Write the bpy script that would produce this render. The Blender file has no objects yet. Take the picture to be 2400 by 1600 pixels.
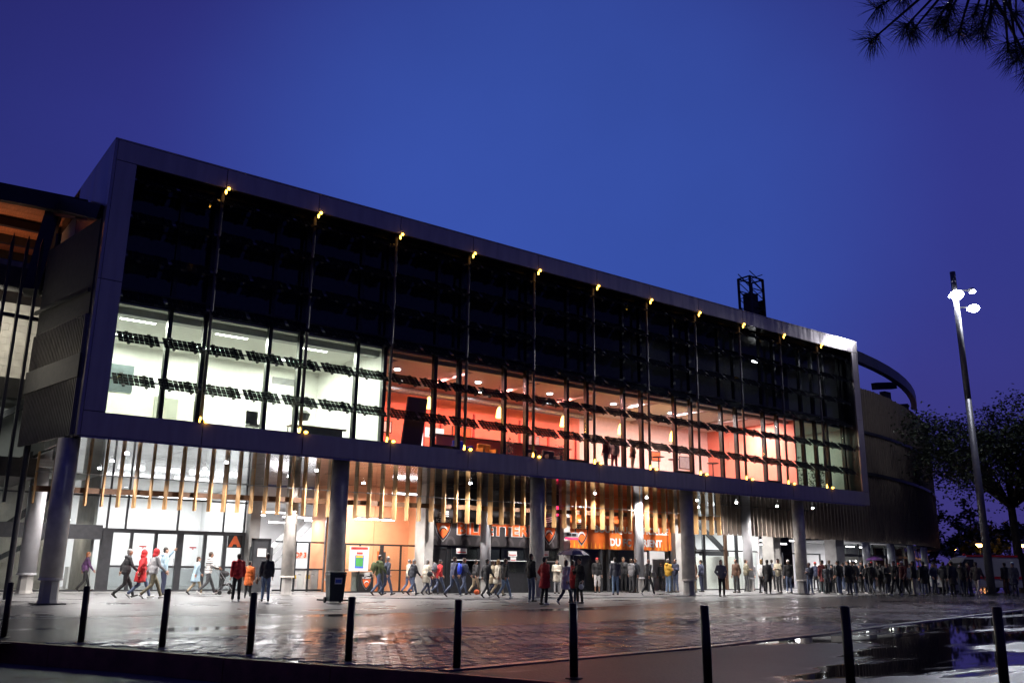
import bpy, bmesh, math, random
from mathutils import Vector, Matrix, Quaternion, noise
rnd = random.Random(7)
sc = bpy.context.scene
COL = sc.collection
R = math.radians

# ---------------------------------------------------------------- camera
CAMP = Vector((-9.813, -30.742, 1.341))
yaw, pitch, roll = 0.64503, 0.24774, 0.01297
fw = Vector((math.sin(yaw)*math.cos(pitch), math.cos(yaw)*math.cos(pitch), math.sin(pitch)))
rt = fw.cross(Vector((0, 0, 1))).normalized(); up = rt.cross(fw)
r2 = rt*math.cos(roll) + up*math.sin(roll); u2 = -rt*math.sin(roll) + up*math.cos(roll)
cam = bpy.data.cameras.new('camera'); co = bpy.data.objects.new('camera', cam); COL.objects.link(co)
cam.sensor_width = 36.0; cam.lens = 36.0*2078.93/2400.0
cam.clip_start = 0.05; cam.clip_end = 3000
M = Matrix((r2, u2, -fw)).transposed().to_4x4(); M.translation = CAMP
co.matrix_world = M
sc.camera = co

# ---------------------------------------------------------------- dusk sky
w = bpy.data.worlds.new('World'); sc.world = w; w.use_nodes = True
nt = w.node_tree; nt.nodes.clear()
def N(nt, t, **k):
    n = nt.nodes.new(t)
    for a, b in k.items(): setattr(n, a, b)
    return n
out = N(nt, 'ShaderNodeOutputWorld'); bg = N(nt, 'ShaderNodeBackground')
tc = N(nt, 'ShaderNodeTexCoord'); sp = N(nt, 'ShaderNodeSeparateXYZ')
nt.links.new(tc.outputs['Generated'], sp.inputs[0])
mr = N(nt, 'ShaderNodeMapRange'); mr.inputs[1].default_value = -0.1; mr.inputs[2].default_value = 1.0
nt.links.new(sp.outputs[2], mr.inputs[0])
cr = N(nt, 'ShaderNodeValToRGB'); nt.links.new(mr.outputs[0], cr.inputs[0])
def stops(cr, lst):
    e = cr.color_ramp.elements
    while len(e) > 1: e.remove(e[0])
    e[0].position = lst[0][0]; e[0].color = (*lst[0][1], 1)
    for p, c in lst[1:]:
        x = e.new(p); x.color = (*c, 1)
stops(cr, [(0.0, (.034, .026, .115)), (.10, (.038, .029, .150)), (.21, (.036, .033, .185)), (.35, (.031, .037, .225)),
           (.48, (.030, .036, .235)), (.62, (.028, .029, .21)), (1.0, (.017, .018, .14))])
# the last light: a broad clearer patch of blue over the building
d2 = N(nt, 'ShaderNodeVectorMath', operation='DOT_PRODUCT'); d2.inputs[1].default_value = tuple(Vector((.58, .71, .39)).normalized())
nt.links.new(tc.outputs['Generated'], d2.inputs[0])
g2 = N(nt, 'ShaderNodeMapRange', interpolation_type='SMOOTHSTEP'); g2.inputs[1].default_value = .90; g2.inputs[2].default_value = 1.0; g2.inputs[4].default_value = .78
nt.links.new(d2.outputs['Value'], g2.inputs[0])
mxc = N(nt, 'ShaderNodeMix', data_type='RGBA'); nt.links.new(g2.outputs[0], mxc.inputs[0]); nt.links.new(cr.outputs[0], mxc.inputs[6]); mxc.inputs[7].default_value = (.034, .080, .37, 1)
dt = N(nt, 'ShaderNodeVectorMath', operation='DOT_PRODUCT'); dt.inputs[1].default_value = (.68, .73, 0.05)
nt.links.new(tc.outputs['Generated'], dt.inputs[0])
m2 = N(nt, 'ShaderNodeMapRange', interpolation_type='SMOOTHSTEP'); m2.inputs[1].default_value = .45; m2.inputs[2].default_value = 1.0
m2.inputs[3].default_value = .42; m2.inputs[4].default_value = 1.22
nt.links.new(dt.outputs['Value'], m2.inputs[0])
ns = N(nt, 'ShaderNodeTexNoise'); ns.inputs['Scale'].default_value = 2.2; ns.inputs['Detail'].default_value = 6
nt.links.new(tc.outputs['Generated'], ns.inputs['Vector'])
m3 = N(nt, 'ShaderNodeMapRange'); m3.inputs[1].default_value = .3; m3.inputs[2].default_value = .7; m3.inputs[3].default_value = .90; m3.inputs[4].default_value = 1.08
nt.links.new(ns.outputs[0], m3.inputs[0])
mm = N(nt, 'ShaderNodeMath', operation='MULTIPLY'); nt.links.new(m2.outputs[0], mm.inputs[0]); nt.links.new(m3.outputs[0], mm.inputs[1])
nt.links.new(mxc.outputs[2], bg.inputs[0]); nt.links.new(mm.outputs[0], bg.inputs[1]); nt.links.new(bg.outputs[0], out.inputs[0])

sc.render.engine = 'CYCLES'
cy = sc.cycles
cy.use_denoising = True
try: cy.denoiser = 'OPENIMAGEDENOISE'
except Exception: pass
cy.max_bounces = 7; cy.diffuse_bounces = 3; cy.glossy_bounces = 4; cy.transparent_max_bounces = 24; cy.transmission_bounces = 4
cy.caustics_reflective = False; cy.caustics_refractive = False
cy.sample_clamp_indirect = 4.0; cy.sample_clamp_direct = 0
cy.use_light_tree = True
sc.view_settings.view_transform = 'Standard'; sc.view_settings.look = 'None'
sc.view_settings.exposure = 0.0; sc.view_settings.gamma = 1.0
sc.view_settings.use_curve_mapping = False

# ---------------------------------------------------------------- materials
def pm(name, col, rough=.6, metal=0., var=.15, scale=5., bump=0., bscale=40., stretch=(1, 1, 1), rvar=0., spec=None, detail=4):
    m = bpy.data.materials.new(name); m.use_nodes = True
    t = m.node_tree; b = t.nodes['Principled BSDF']
    tc = N(t, 'ShaderNodeTexCoord'); mp = N(t, 'ShaderNodeMapping'); mp.inputs['Scale'].default_value = stretch
    t.links.new(tc.outputs['Object'], mp.inputs[0])
    n = N(t, 'ShaderNodeTexNoise'); n.inputs['Scale'].default_value = scale; n.inputs['Detail'].default_value = detail
    t.links.new(mp.outputs[0], n.inputs['Vector'])
    r = N(t, 'ShaderNodeMapRange'); r.inputs[1].default_value = .3; r.inputs[2].default_value = .7
    r.inputs[3].default_value = 1-var; r.inputs[4].default_value = 1+var
    t.links.new(n.outputs[0], r.inputs[0])
    mx = N(t, 'ShaderNodeVectorMath', operation='SCALE'); mx.inputs[0].default_value = col[:3]
    t.links.new(r.outputs[0], mx.inputs['Scale']); t.links.new(mx.outputs[0], b.inputs['Base Color'])
    b.inputs['Roughness'].default_value = rough; b.inputs['Metallic'].default_value = metal
    if spec is not None: b.inputs['Specular IOR Level'].default_value = spec
    if rvar:
        rr = N(t, 'ShaderNodeMapRange'); rr.inputs[1].default_value = .3; rr.inputs[2].default_value = .7
        rr.inputs[3].default_value = max(.02, rough-rvar); rr.inputs[4].default_value = min(1, rough+rvar)
        t.links.new(n.outputs[0], rr.inputs[0]); t.links.new(rr.outputs[0], b.inputs['Roughness'])
    if bump:
        n2 = N(t, 'ShaderNodeTexNoise'); n2.inputs['Scale'].default_value = bscale; n2.inputs['Detail'].default_value = 3
        t.links.new(mp.outputs[0], n2.inputs['Vector'])
        bp = N(t, 'ShaderNodeBump'); bp.inputs['Strength'].default_value = bump; bp.inputs['Distance'].default_value = .02
        t.links.new(n2.outputs[0], bp.inputs['Height']); t.links.new(bp.outputs[0], b.inputs['Normal'])
    return m
def em(name, col, s):
    m = bpy.data.materials.new(name); m.use_nodes = True
    t = m.node_tree; t.nodes.clear()
    o = N(t, 'ShaderNodeOutputMaterial'); e = N(t, 'ShaderNodeEmission'); e.inputs[0].default_value = (*col, 1); e.inputs[1].default_value = s
    t.links.new(e.outputs[0], o.inputs[0]); return m
def glass(name, tint=(.93, .96, .95), rough=.01, f0=.032):
    m = bpy.data.materials.new(name); m.use_nodes = True
    t = m.node_tree; t.nodes.clear()
    o = N(t, 'ShaderNodeOutputMaterial'); a = N(t, 'ShaderNodeBsdfTransparent'); a.inputs[0].default_value = (*tint, 1)
    g = N(t, 'ShaderNodeBsdfGlossy'); g.inputs['Roughness'].default_value = rough
    lw = N(t, 'ShaderNodeLayerWeight'); pw = N(t, 'ShaderNodeMath', operation='POWER'); pw.inputs[1].default_value = 5.
    f = N(t, 'ShaderNodeMapRange'); f.inputs[3].default_value = f0; f.inputs[4].default_value = 1.
    t.links.new(lw.outputs['Facing'], pw.inputs[0]); t.links.new(pw.outputs[0], f.inputs[0])
    x = N(t, 'ShaderNodeMixShader'); t.links.new(f.outputs[0], x.inputs[0]); t.links.new(a.outputs[0], x.inputs[1]); t.links.new(g.outputs[0], x.inputs[2])
    t.links.new(x.outputs[0], o.inputs[0]); return m
def wet(name, col, rough_dry, rough_wet, pscale, lo, hi, bump, bscale, stretch=(1, 1, 1), var=.25, offset=(0, 0, 0), xg=None, spec=.4):
    """wet paving: a puddle map drives gloss and flattens the relief"""
    m = bpy.data.materials.new(name); m.use_nodes = True
    t = m.node_tree; b = t.nodes['Principled BSDF']
    tc = N(t, 'ShaderNodeTexCoord'); mp = N(t, 'ShaderNodeMapping'); mp.inputs['Scale'].default_value = stretch; mp.inputs['Location'].default_value = offset
    t.links.new(tc.outputs['Object'], mp.inputs[0])
    n = N(t, 'ShaderNodeTexNoise'); n.inputs['Scale'].default_value = pscale; n.inputs['Detail'].default_value = 5; n.inputs['Roughness'].default_value = .55
    t.links.new(mp.outputs[0], n.inputs['Vector'])
    pr = N(t, 'ShaderNodeMapRange', interpolation_type='SMOOTHSTEP'); pr.inputs[1].default_value = lo; pr.inputs[2].default_value = hi
    if xg:   # the plaza dips towards one side, where the water gathers
        sx = N(t, 'ShaderNodeSeparateXYZ'); t.links.new(tc.outputs['Object'], sx.inputs[0])
        g = N(t, 'ShaderNodeMapRange', interpolation_type='SMOOTHSTEP'); g.inputs[1].default_value = xg[0]; g.inputs[2].default_value = xg[1]; g.inputs[3].default_value = xg[2]; g.inputs[4].default_value = xg[3]
        t.links.new(sx.outputs[0], g.inputs[0]); ad = N(t, 'ShaderNodeMath', operation='ADD'); t.links.new(n.outputs[0], ad.inputs[0]); t.links.new(g.outputs[0], ad.inputs[1]); t.links.new(ad.outputs[0], pr.inputs[0])
    else: t.links.new(n.outputs[0], pr.inputs[0])
    b.inputs['Specular IOR Level'].default_value = spec
    rr = N(t, 'ShaderNodeMapRange'); rr.inputs[3].default_value = rough_dry; rr.inputs[4].default_value = rough_wet
    t.links.new(pr.outputs[0], rr.inputs[0]); t.links.new(rr.outputs[0], b.inputs['Roughness'])
    n1 = N(t, 'ShaderNodeTexNoise'); n1.inputs['Scale'].default_value = 1.3; n1.inputs['Detail'].default_value = 6
    t.links.new(tc.outputs['Object'], n1.inputs['Vector'])
    cv = N(t, 'ShaderNodeMapRange'); cv.inputs[1].default_value = .3; cv.inputs[2].default_value = .7; cv.inputs[3].default_value = 1-var; cv.inputs[4].default_value = 1+var
    t.links.new(n1.outputs[0], cv.inputs[0])
    dk = N(t, 'ShaderNodeMapRange'); dk.inputs[3].default_value = 1.; dk.inputs[4].default_value = .5
    t.links.new(pr.outputs[0], dk.inputs[0])
    mu = N(t, 'ShaderNodeMath', operation='MULTIPLY'); t.links.new(cv.outputs[0], mu.inputs[0]); t.links.new(dk.outputs[0], mu.inputs[1])
    mx = N(t, 'ShaderNodeVectorMath', operation='SCALE'); mx.inputs[0].default_value = col
    t.links.new(mu.outputs[0], mx.inputs['Scale']); t.links.new(mx.outputs[0], b.inputs['Base Color'])
    n2 = N(t, 'ShaderNodeTexNoise'); n2.inputs['Scale'].default_value = bscale; n2.inputs['Detail'].default_value = 2
    t.links.new(tc.outputs['Object'], n2.inputs['Vector'])
    bs = N(t, 'ShaderNodeMapRange'); bs.inputs[3].default_value = bump; bs.inputs[4].default_value = 0.0
    t.links.new(pr.outputs[0], bs.inputs[0])
    bp = N(t, 'ShaderNodeBump'); bp.inputs['Distance'].default_value = .01
    t.links.new(bs.outputs[0], bp.inputs['Strength']); t.links.new(n2.outputs[0], bp.inputs['Height']); t.links.new(bp.outputs[0], b.inputs['Normal'])
    b.inputs['IOR'].default_value = 1.4
    return m

MAT = dict(
 frame=pm('brushed aluminium panel', (.44, .39, .39), .21, .62, .10, 1.6, stretch=(2.5, 1, .35), rvar=.06),
 seam=pm('dark seam', (.02, .02, .024), .6),
 soffit=pm('polished soffit metal', (.50, .50, .51), .075, .97, .14, 3., .05, 4, (.12, 2.2, 1), rvar=.07),
 steel=pm('dark steel', (.028, .029, .033), .38, .3, .2),
 mull=pm('anthracite aluminium', (.03, .032, .036), .35, .4, .15),
 greyframe=pm('grey aluminium', (.07, .073, .08), .4, .4, .15),
 galv=pm('galvanised tube', (.24, .24, .25), .42, .8, .2, 9.),
 conc=pm('concrete column', (.58, .55, .50), .6, 0, .22, 2.5, .15, 30),
 concwall=pm('concrete wall', (.36, .35, .33), .75, 0, .16, 2., .15, 26),
 paintcol=pm('painted column', (.45, .45, .47), .4, 0, .08, 3.),
 timber=pm('larch board', (.40, .235, .10), .55, 0, .28, 7., .15, 30, (6, 6, .6)),
 drumtimber=pm('shaded timber board', (.17, .135, .11), .7, 0, .3, 6., .15, 30, (6, 6, .5)),  # lack of light on the drum boards is put into this darker timber
 beam=pm('dark timber beam', (.10, .05, .025), .6, 0, .25, 5.),
 pv=pm('photovoltaic cell', (.006, .007, .014), .18, .1, .3, 30.),
 pane=glass('window glass'),
 pvglass=glass('panel glass', (.80, .84, .83)),
 frost=glass('frosted glass', (.62, .66, .66), .25),
 white=pm('white plaster', (.82, .82, .78), .8, 0, .04),
 whitecool=pm('white painted wall', (.80, .80, .80), .7, 0, .05, 1.2),
 greywall=pm('grey painted wall', (.40, .41, .40), .7, 0, .06),
 orangewall=pm('orange painted wall', (.82, .36, .18), .6, 0, .08, 1.5),
 loungepale=pm('pale pink wall', (.80, .56, .52), .7, 0, .06),
 loungeceil=pm('mauve ceiling', (.42, .33, .33), .7, 0, .05),
 lounge=pm('coral painted wall', (.84, .24, .17), .7, 0, .22, .6), battens=pm('dark red batten', (.42, .07, .06), .6), post=pm('painted facade post', (.15, .135, .125), .5, .2, .15),
 corr=pm('corrugated sheet', (.20, .185, .16), .35, .6, .15, 3.),
 dark=pm('black panel', (.018, .019, .021), .35, .1, .3, 1.5),
 darkfloor=pm('dark floor', (.05, .05, .05), .35, 0, .2),
 floor=pm('pale floor', (.35, .34, .33), .3, 0, .1),
 slab=pm('floor slab edge', (.05, .05, .05), .7, 0, .2),
 roofwood=pm('roof boarding', (.40, .19, .10), .6, 0, .25, 4., .1, 20, (8, .5, 1)),
 corten=pm('rusty steel edging', (.24, .065, .042), .5, 0, .35, 4., .2, 30),
 bollard=pm('maroon painted steel', (.026, .010, .008), .5, 0, .3, 8., .05, 60),
 asphalt=wet('wet asphalt', (.026, .025, .028), .46, .03, .34, .46, .56, 1.0, 20, (.45, 1.7, 1), xg=(-1., 8., -.12, .06), spec=.2),
 road=wet('wet road asphalt', (.085, .085, .087), .26, .05, .30, .52, .70, .35, 45, (.45, 1.2, 1), offset=(3, 1, 0)),
 street=wet('rough street asphalt', (.20, .20, .20), .24, .04, .5, .55, .66, 1., 60),
 pavement=wet('wet pavement asphalt', (.145, .145, .147), .36, .14, .5, .52, .70, .3, 45),
 paver=wet('wet concrete paver', (.29, .29, .31), .25, .11, .30, .42, .64, .22, 32, (.6, 1.2, 1), spec=.5),
 border=pm('pale kerb stone', (.17, .15, .16), .3, 0, .2, 3., .15, 40),
 kerbstone=pm('pale concrete kerb', (.42, .42, .41), .4, 0, .15, 3.),
 paint=pm('road paint', (.50, .50, .49), .35, 0, .25, 3.),
 rubber=pm('rubber', (.015, .015, .015), .6),
 binmat=pm('bin plastic', (.018, .030, .036), .35, 0, .15),
 paper=pm('white paper', (.75, .74, .73), .7, 0, .03),
 red=pm('red print', (.60, .05, .04), .5), greenprint=pm('green print', (.07, .33, .08), .5), yellow=pm('yellow print', (.7, .5, .05), .5),
 blueprint=pm('blue print', (.06, .12, .6), .5),
 orangeprint=pm('orange print', (.72, .12, .025), .5, 0, .15, 2.), signorange=pm('orange sign sheet', (.66, .13, .02), .4, 0, .22, .9, detail=2),
 signblack=pm('black sign sheet', (.035, .032, .034), .35, 0, .5, .8, detail=1),
 whiteprint=pm('white print', (.75, .75, .75), .5, 0, .04), greyprint=pm('grey print', (.25, .25, .26), .5), blackprint=pm('black print', (.012, .012, .014), .45),
 vanwhite=pm('white van paint', (.36, .35, .35), .25, 0, .05), vanred=pm('red van stripe', (.5, .02, .02), .3),
 bark=pm('bark', (.035, .026, .02), .85, 0, .3, 8., .3, 20),
 pinebark=pm('pine bark', (.05, .03, .022), .85, 0, .3, 8., .3, 20),
 leaf=pm('leaf', (.024, .036, .014), .5, 0, .35, 1.5), leaf2=pm('olive leaf', (.034, .040, .014), .5, 0, .35, 1.5),
 needle=pm('pine needle', (.022, .035, .014), .45, 0, .3, 9.),
 lampwhite=em('lamp lens', (.93, .95, 1.0), 60.), flood=em('floodlight lens', (.88, .90, 1.0), 90.),
 amber=em('amber bulb', (1.0, .50, .06), 14.), pendant=em('pendant shade', (1.0, .62, .16), 7.),
 tube=em('fluorescent tube', (1.0, .97, 1.0), 13.), tubew=em('office luminaire', (.98, 1.0, .88), 11.),
 sodium=em('sodium lantern', (1.0, .42, .10), 40.), ledred=em('red display', (1.0, .03, .10), 3.), beacon=pm('red beacon', (.6,.02,.02), .3), dot=em('small warm lamp', (1., .9, .7), 8.),
)
# ---------------------------------------------------------------- mesh helpers
class MB:
    def __init__(s): s.v = []; s.f = []; s.m = []
    def quad(s, pts, m=0):
        i = len(s.v); s.v += [tuple(p) for p in pts]; s.f.append(tuple(range(i, i+len(pts)))); s.m.append(m); return s
    def box(s, x0, x1, y0, y1, z0, z1, m=0):
        i = len(s.v)
        s.v += [(x0,y0,z0),(x1,y0,z0),(x1,y1,z0),(x0,y1,z0),(x0,y0,z1),(x1,y0,z1),(x1,y1,z1),(x0,y1,z1)]
        s.f += [(i,i+3,i+2,i+1),(i+4,i+5,i+6,i+7),(i,i+1,i+5,i+4),(i+1,i+2,i+6,i+5),(i+2,i+3,i+7,i+6),(i+3,i,i+4,i+7)]
        s.m += [m]*6; return s
    def obox(s, c, ax, ay, az, m=0):
        """box from centre and three half-axis vectors"""
        c, ax, ay, az = map(Vector, (c, ax, ay, az)); i = len(s.v)
        for sz in (-1, 1):
            for sx, sy in ((-1,-1),(1,-1),(1,1),(-1,1)): s.v.append(tuple(c+ax*sx+ay*sy+az*sz))
        s.f += [(i,i+3,i+2,i+1),(i+4,i+5,i+6,i+7),(i,i+1,i+5,i+4),(i+1,i+2,i+6,i+5),(i+2,i+3,i+7,i+6),(i+3,i,i+4,i+7)]
        s.m += [m]*6; return s
    def bar(s, p0, p1, wdt, hgt, m=0, upv=(0,0,1)):
        p0, p1 = Vector(p0), Vector(p1); d = p1-p0; t = d.normalized(); u = Vector(upv)
        a = t.cross(u)
        if a.length < 1e-4: a = t.cross(Vector((0,1,0)))
        a.normalize(); b = a.cross(t)
        return s.obox((p0+p1)/2, d/2, a*wdt/2, b*hgt/2, m)
    def tube(s, p0, p1, r0, r1=None, n=10, m=0, caps=True):
        r1 = r0 if r1 is None else r1
        p0, p1 = Vector(p0), Vector(p1); t = (p1-p0).normalized()
        a = t.cross(Vector((0,0,1)))
        if a.length < 1e-3: a = Vector((1,0,0))
        a.normalize(); b = t.cross(a); i = len(s.v)
        for p, r in ((p0,r0),(p1,r1)):
            for k in range(n):
                an = 2*math.pi*k/n; s.v.append(tuple(p+a*(r*math.cos(an))+b*(r*math.sin(an))))
        for k in range(n):
            k2 = (k+1)%n; s.f.append((i+k,i+k2,i+n+k2,i+n+k)); s.m.append(m)
        if caps:
            s.f.append(tuple(i+k for k in reversed(range(n)))); s.m.append(m)
            s.f.append(tuple(i+n+k for k in range(n))); s.m.append(m)
        return s
    def lathe(s, c, prof, n=16, m=0):
        cx, cy, cz = c; i = len(s.v)
        for r, z in prof:
            for k in range(n):
                an = 2*math.pi*k/n; s.v.append((cx+r*math.cos(an), cy+r*math.sin(an), cz+z))
        for j in range(len(prof)-1):
            for k in range(n):
                k2 = (k+1)%n; s.f.append((i+j*n+k,i+j*n+k2,i+(j+1)*n+k2,i+(j+1)*n+k)); s.m.append(m)
        s.f.append(tuple(i+k for k in reversed(range(n)))); s.m.append(m)
        j = len(prof)-1; s.f.append(tuple(i+j*n+k for k in range(n))); s.m.append(m); return s
    def prism(s, poly, axis, t0, t1, m=0):
        """extrude a 2D outline (counter-clockwise) along axis 'x','y' or 'z'"""
        def P(a, b, t): return {'x': (t,a,b), 'y': (a,t,b), 'z': (a,b,t)}[axis]
        n = len(poly); i = len(s.v)
        s.v += [P(a,b,t0) for a,b in poly] + [P(a,b,t1) for a,b in poly]
        s.f.append(tuple(i+k for k in reversed(range(n)))); s.m.append(m)
        s.f.append(tuple(i+n+k for k in range(n))); s.m.append(m)
        for k in range(n):
            k2 = (k+1)%n; s.f.append((i+k,i+k2,i+n+k2,i+n+k)); s.m.append(m)
        return s
    def ball(s, c, r, n=8, m=0):
        rx, ry, rz = r if isinstance(r, (tuple, list)) else (r, r, r); i = len(s.v); q = max(3, n//2)
        s.v.append((c[0], c[1], c[2]-rz))
        for j in range(1, q):
            ph = -math.pi/2+math.pi*j/q
            for k in range(n):
                an = 2*math.pi*k/n; s.v.append((c[0]+rx*math.cos(ph)*math.cos(an), c[1]+ry*math.cos(ph)*math.sin(an), c[2]+rz*math.sin(ph)))
        s.v.append((c[0], c[1], c[2]+rz)); top = len(s.v)-1
        for k in range(n):
            k2 = (k+1)%n
            s.f.append((i, i+1+k2, i+1+k)); s.m.append(m)
            for j in range(q-2):
                a = i+1+j*n; s.f.append((a+k, a+k2, a+n+k2, a+n+k)); s.m.append(m)
            a = i+1+(q-2)*n; s.f.append((a+k, a+k2, top)); s.m.append(m)
        return s
    def mesh(s, name, mats, off=(0,0,0), smooth=False):
        me = bpy.data.meshes.new(name)
        ox, oy, oz = off
        me.from_pydata([(x-ox,y-oy,z-oz) for x,y,z in s.v], [], s.f)
        for mt in (mats if isinstance(mats, (list, tuple)) else [mats]): me.materials.append(MAT[mt] if isinstance(mt, str) else mt)
        me.polygons.foreach_set('material_index', s.m)
        if smooth: me.polygons.foreach_set('use_smooth', [True]*len(s.f))
        me.update(); return me
ORG = {}
WS = bpy.data.scenes.new('workbench')   # empty side scene where modifiers are evaluated; removed at the end
def wdg():
    with bpy.context.temp_override(scene=WS, view_layer=WS.view_layers[0]):
        d = bpy.context.evaluated_depsgraph_get(); d.update(); return d
def thing(name, label, cat, loc=(0,0,0), group=None):
    o = bpy.data.objects.new(name, None); COL.objects.link(o); o.location = loc; o.empty_display_size = .2
    o['label'] = label; o['category'] = cat
    if group: o['group'] = group
    ORG[o] = tuple(loc); return o
def put(name, me, parent=None, loc=None, rot=None):
    o = bpy.data.objects.new(name, me); COL.objects.link(o)
    if parent is not None: o.parent = parent; ORG[o] = ORG.get(parent, (0,0,0))
    if loc is not None: o.location = loc
    if rot is not None: o.rotation_euler = rot
    return o
def part(name, mb, mats, parent=None, smooth=False, label=None):
    """one mesh object built in world coordinates and parented to its thing or part"""
    o = put(name, mb.mesh(name, mats, ORG.get(parent, (0,0,0)), smooth), parent)
    if label: o['label'] = label
    return o
def piece(name, me, parent, world, rot=None):
    """a repeat that shares mesh data; world = its place in the scene"""
    og = ORG.get(parent, (0,0,0)); o = put(name, me, parent, tuple(a-b for a,b in zip(world, og)), rot); ORG[o] = tuple(world); return o
def single(name, mb, mats, label, cat, group=None, smooth=False, loc=(0,0,0)):
    o = put(name, mb.mesh(name, mats, loc, smooth)); o.location = loc; o['label'] = label; o['category'] = cat; ORG[o] = tuple(loc)
    if group: o['group'] = group
    return o
def structure(name, mb, mats, smooth=False):
    o = put(name, mb.mesh(name, mats, (0,0,0), smooth)); o['kind'] = 'structure'; ORG[o] = (0,0,0); return o
def text(name, body, x0, x1, z0, z1, y, mat, parent, bold=.02, depth=.02, facing=None):
    """lettering fitted to a rectangle in a plane that faces -y"""
    c = bpy.data.curves.new(name, 'FONT'); c.body = body; c.offset = bold; c.extrude = .01; c.resolution_u = 3; c.space_character = 1.05
    t = bpy.data.objects.new('tmp', c); WS.collection.objects.link(t)
    dg = wdg(); me = bpy.data.meshes.new_from_object(t.evaluated_get(dg))
    bpy.data.objects.remove(t); bpy.data.curves.remove(c)
    xs = [v.co.x for v in me.vertices]; ys = [v.co.y for v in me.vertices]; ax, bx, ay, by = min(xs), max(xs), min(ys), max(ys)
    og = ORG.get(parent, (0,0,0))
    for v in me.vertices:
        X = x0+(v.co.x-ax)/(bx-ax)*(x1-x0); Z = z0+(v.co.y-ay)/(by-ay)*(z1-z0); Y = y-depth*(v.co.z+.01)/.02
        v.co = (X-og[0], Y-og[1], Z-og[2])
    me.materials.clear(); me.materials.append(MAT[mat]); me.name = name
    return put(name, me, parent)
def lamp(kind, loc, power, col, size=.2, rot=(0,0,0), sy=None, spot=R(120), blend=.6, parent=None):
    l = bpy.data.lights.new('light', kind); l.energy = power; l.color = col
    if kind == 'AREA':
        l.size = size
        if sy: l.shape = 'RECTANGLE'; l.size_y = sy
    else: l.shadow_soft_size = size
    if kind == 'SPOT': l.spot_size = spot; l.spot_blend = blend
    o = bpy.data.objects.new('light', l); COL.objects.link(o); o.location = loc; o.rotation_euler = rot
    if parent is not None:
        o.parent = parent; o.location = tuple(a-b for a,b in zip(loc, ORG.get(parent, (0,0,0))))
    return o
def inset(poly_pts, n):
    """resample a polyline to n equal steps"""
    P = [Vector(p) for p in poly_pts]; L = [0]
    for a, b in zip(P, P[1:]): L.append(L[-1]+(b-a).length)
    res = []
    for i in range(n+1):
        t = L[-1]*i/n
        for j in range(len(P)-1):
            if t <= L[j+1]+1e-9:
                u = (t-L[j])/max(1e-9, L[j+1]-L[j]); res.append(P[j].lerp(P[j+1], u)); break
    return res
def smoothline(pts, n):
    """Catmull-Rom through pts"""
    P = [Vector(p) for p in pts]; P = [P[0]*2-P[1]]+P+[P[-1]*2-P[-2]]; res = []
    for i in range(1, len(P)-2):
        for k in range(n):
            t = k/n; a, b, c, d = P[i-1:i+3]
            res.append(.5*((2*b)+(c-a)*t+(2*a-5*b+4*c-d)*t*t+(3*b-a-3*c+d)*t**3))
    res.append(P[-2]); return res
# ---------------------------------------------------------------- ground
structure('ground', MB().quad([(-900,-900,-.32),(900,-900,-.32),(900,1500,-.32),(-900,1500,-.32)]), 'street')
BOL = [(-7.02,-12.2,.949),(-6.11,-13.89,.925),(-5.24,-15.45,.915),(-4.47,-17.21,.905),(-3.66,-18.82,.89),(-2.81,-20.3,.893),(-2.14,-21.91,.90),(-1.34,-23.37,.92),(-.55,-24.72,.955),(.84,-25.72,.97)]
edge_pts = [(-30,40),(-17,8),(-11.0,-5.2)]
for i in range(len(BOL)):
    a = Vector(BOL[max(0,i-1)][:2]); b = Vector(BOL[min(len(BOL)-1,i+1)][:2]); d = (b-a).normalized(); nrm = Vector((d.y,-d.x))
    p = Vector(BOL[i][:2])+nrm*.5; edge_pts.append((p.x,p.y))
edge_pts += [(2.6,-27.6),(7,-30),(20,-34),(120,-55)]
edge = smoothline(edge_pts, 6)
far = [(500,-110),(500,900),(-300,900),(-300,300)]
structure('plaza', MB().quad([(p.x,p.y,0.) for p in edge]+[(x,y,0.) for x,y in far]), 'asphalt')
# rusty steel kerb in segments
ks = thing('kerb', 'low rusty steel kerb edging the wet plaza in the foreground', 'kerb')
kp = inset([p for p in edge if -18 < p.x < 12], 26)
for a, b in zip(kp, kp[1:]):
    d = (b-a).normalized(); n = Vector((d.y,-d.x)); c = (a+b)/2+n*.05; L = (b-a).length/2-.004
    part('kerb_segment', MB().obox((c.x,c.y,-.15), (d.x*L,d.y*L,0), (n.x*.05,n.y*.05,0), (0,0,.165)), 'corten', ks)
# road strip, line, pavement
farE = smoothline([(-9,-13.3),(-6.3,-13.5),(-3.6,-13.5),(-.4,-13.6),(2.4,-13.5),(4.5,-13.3),(8,-12.9),(12.6,-12.0),(20.9,-10.4),(30,-8.8),(45,-6.2),(70,-2)], 5)
lineE = smoothline([(-14,-6.2),(-6.3,-6.4),(-1.3,-6.6),(1.9,-7.4),(3.2,-7.6),(9.8,-7.1),(15,-5.9),(18.9,-4.8),(26,-3.2)], 5)
strip = [(-16,-6.2),(-16,-13.3)]
structure('road', MB().quad([(x,y,.004) for x,y in strip]+[(p.x,p.y,.004) for p in farE]+[(70,1.5,.004)]+[(p.x,p.y,.004) for p in reversed(lineE)]), 'road')
mb = MB()
for a, b in zip(lineE, lineE[1:]):
    mb.quad([(a.x,a.y-.05,.008),(b.x,b.y-.05,.008),(b.x,b.y+.05,.008),(a.x,a.y+.05,.008)])
structure('road_line', mb, 'paint')
kerbE = smoothline([(-30,13.2),(-12,12.6),(-1.5,12.1),(1.2,11.5),(4.5,9.6),(7.2,4.6),(10.1,1.5),(13.6,.2),(21,.05),(26,.5),(31.2,1.1),(36.4,2.05),(46,4),(60,8),(80,17)], 5)
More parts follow.
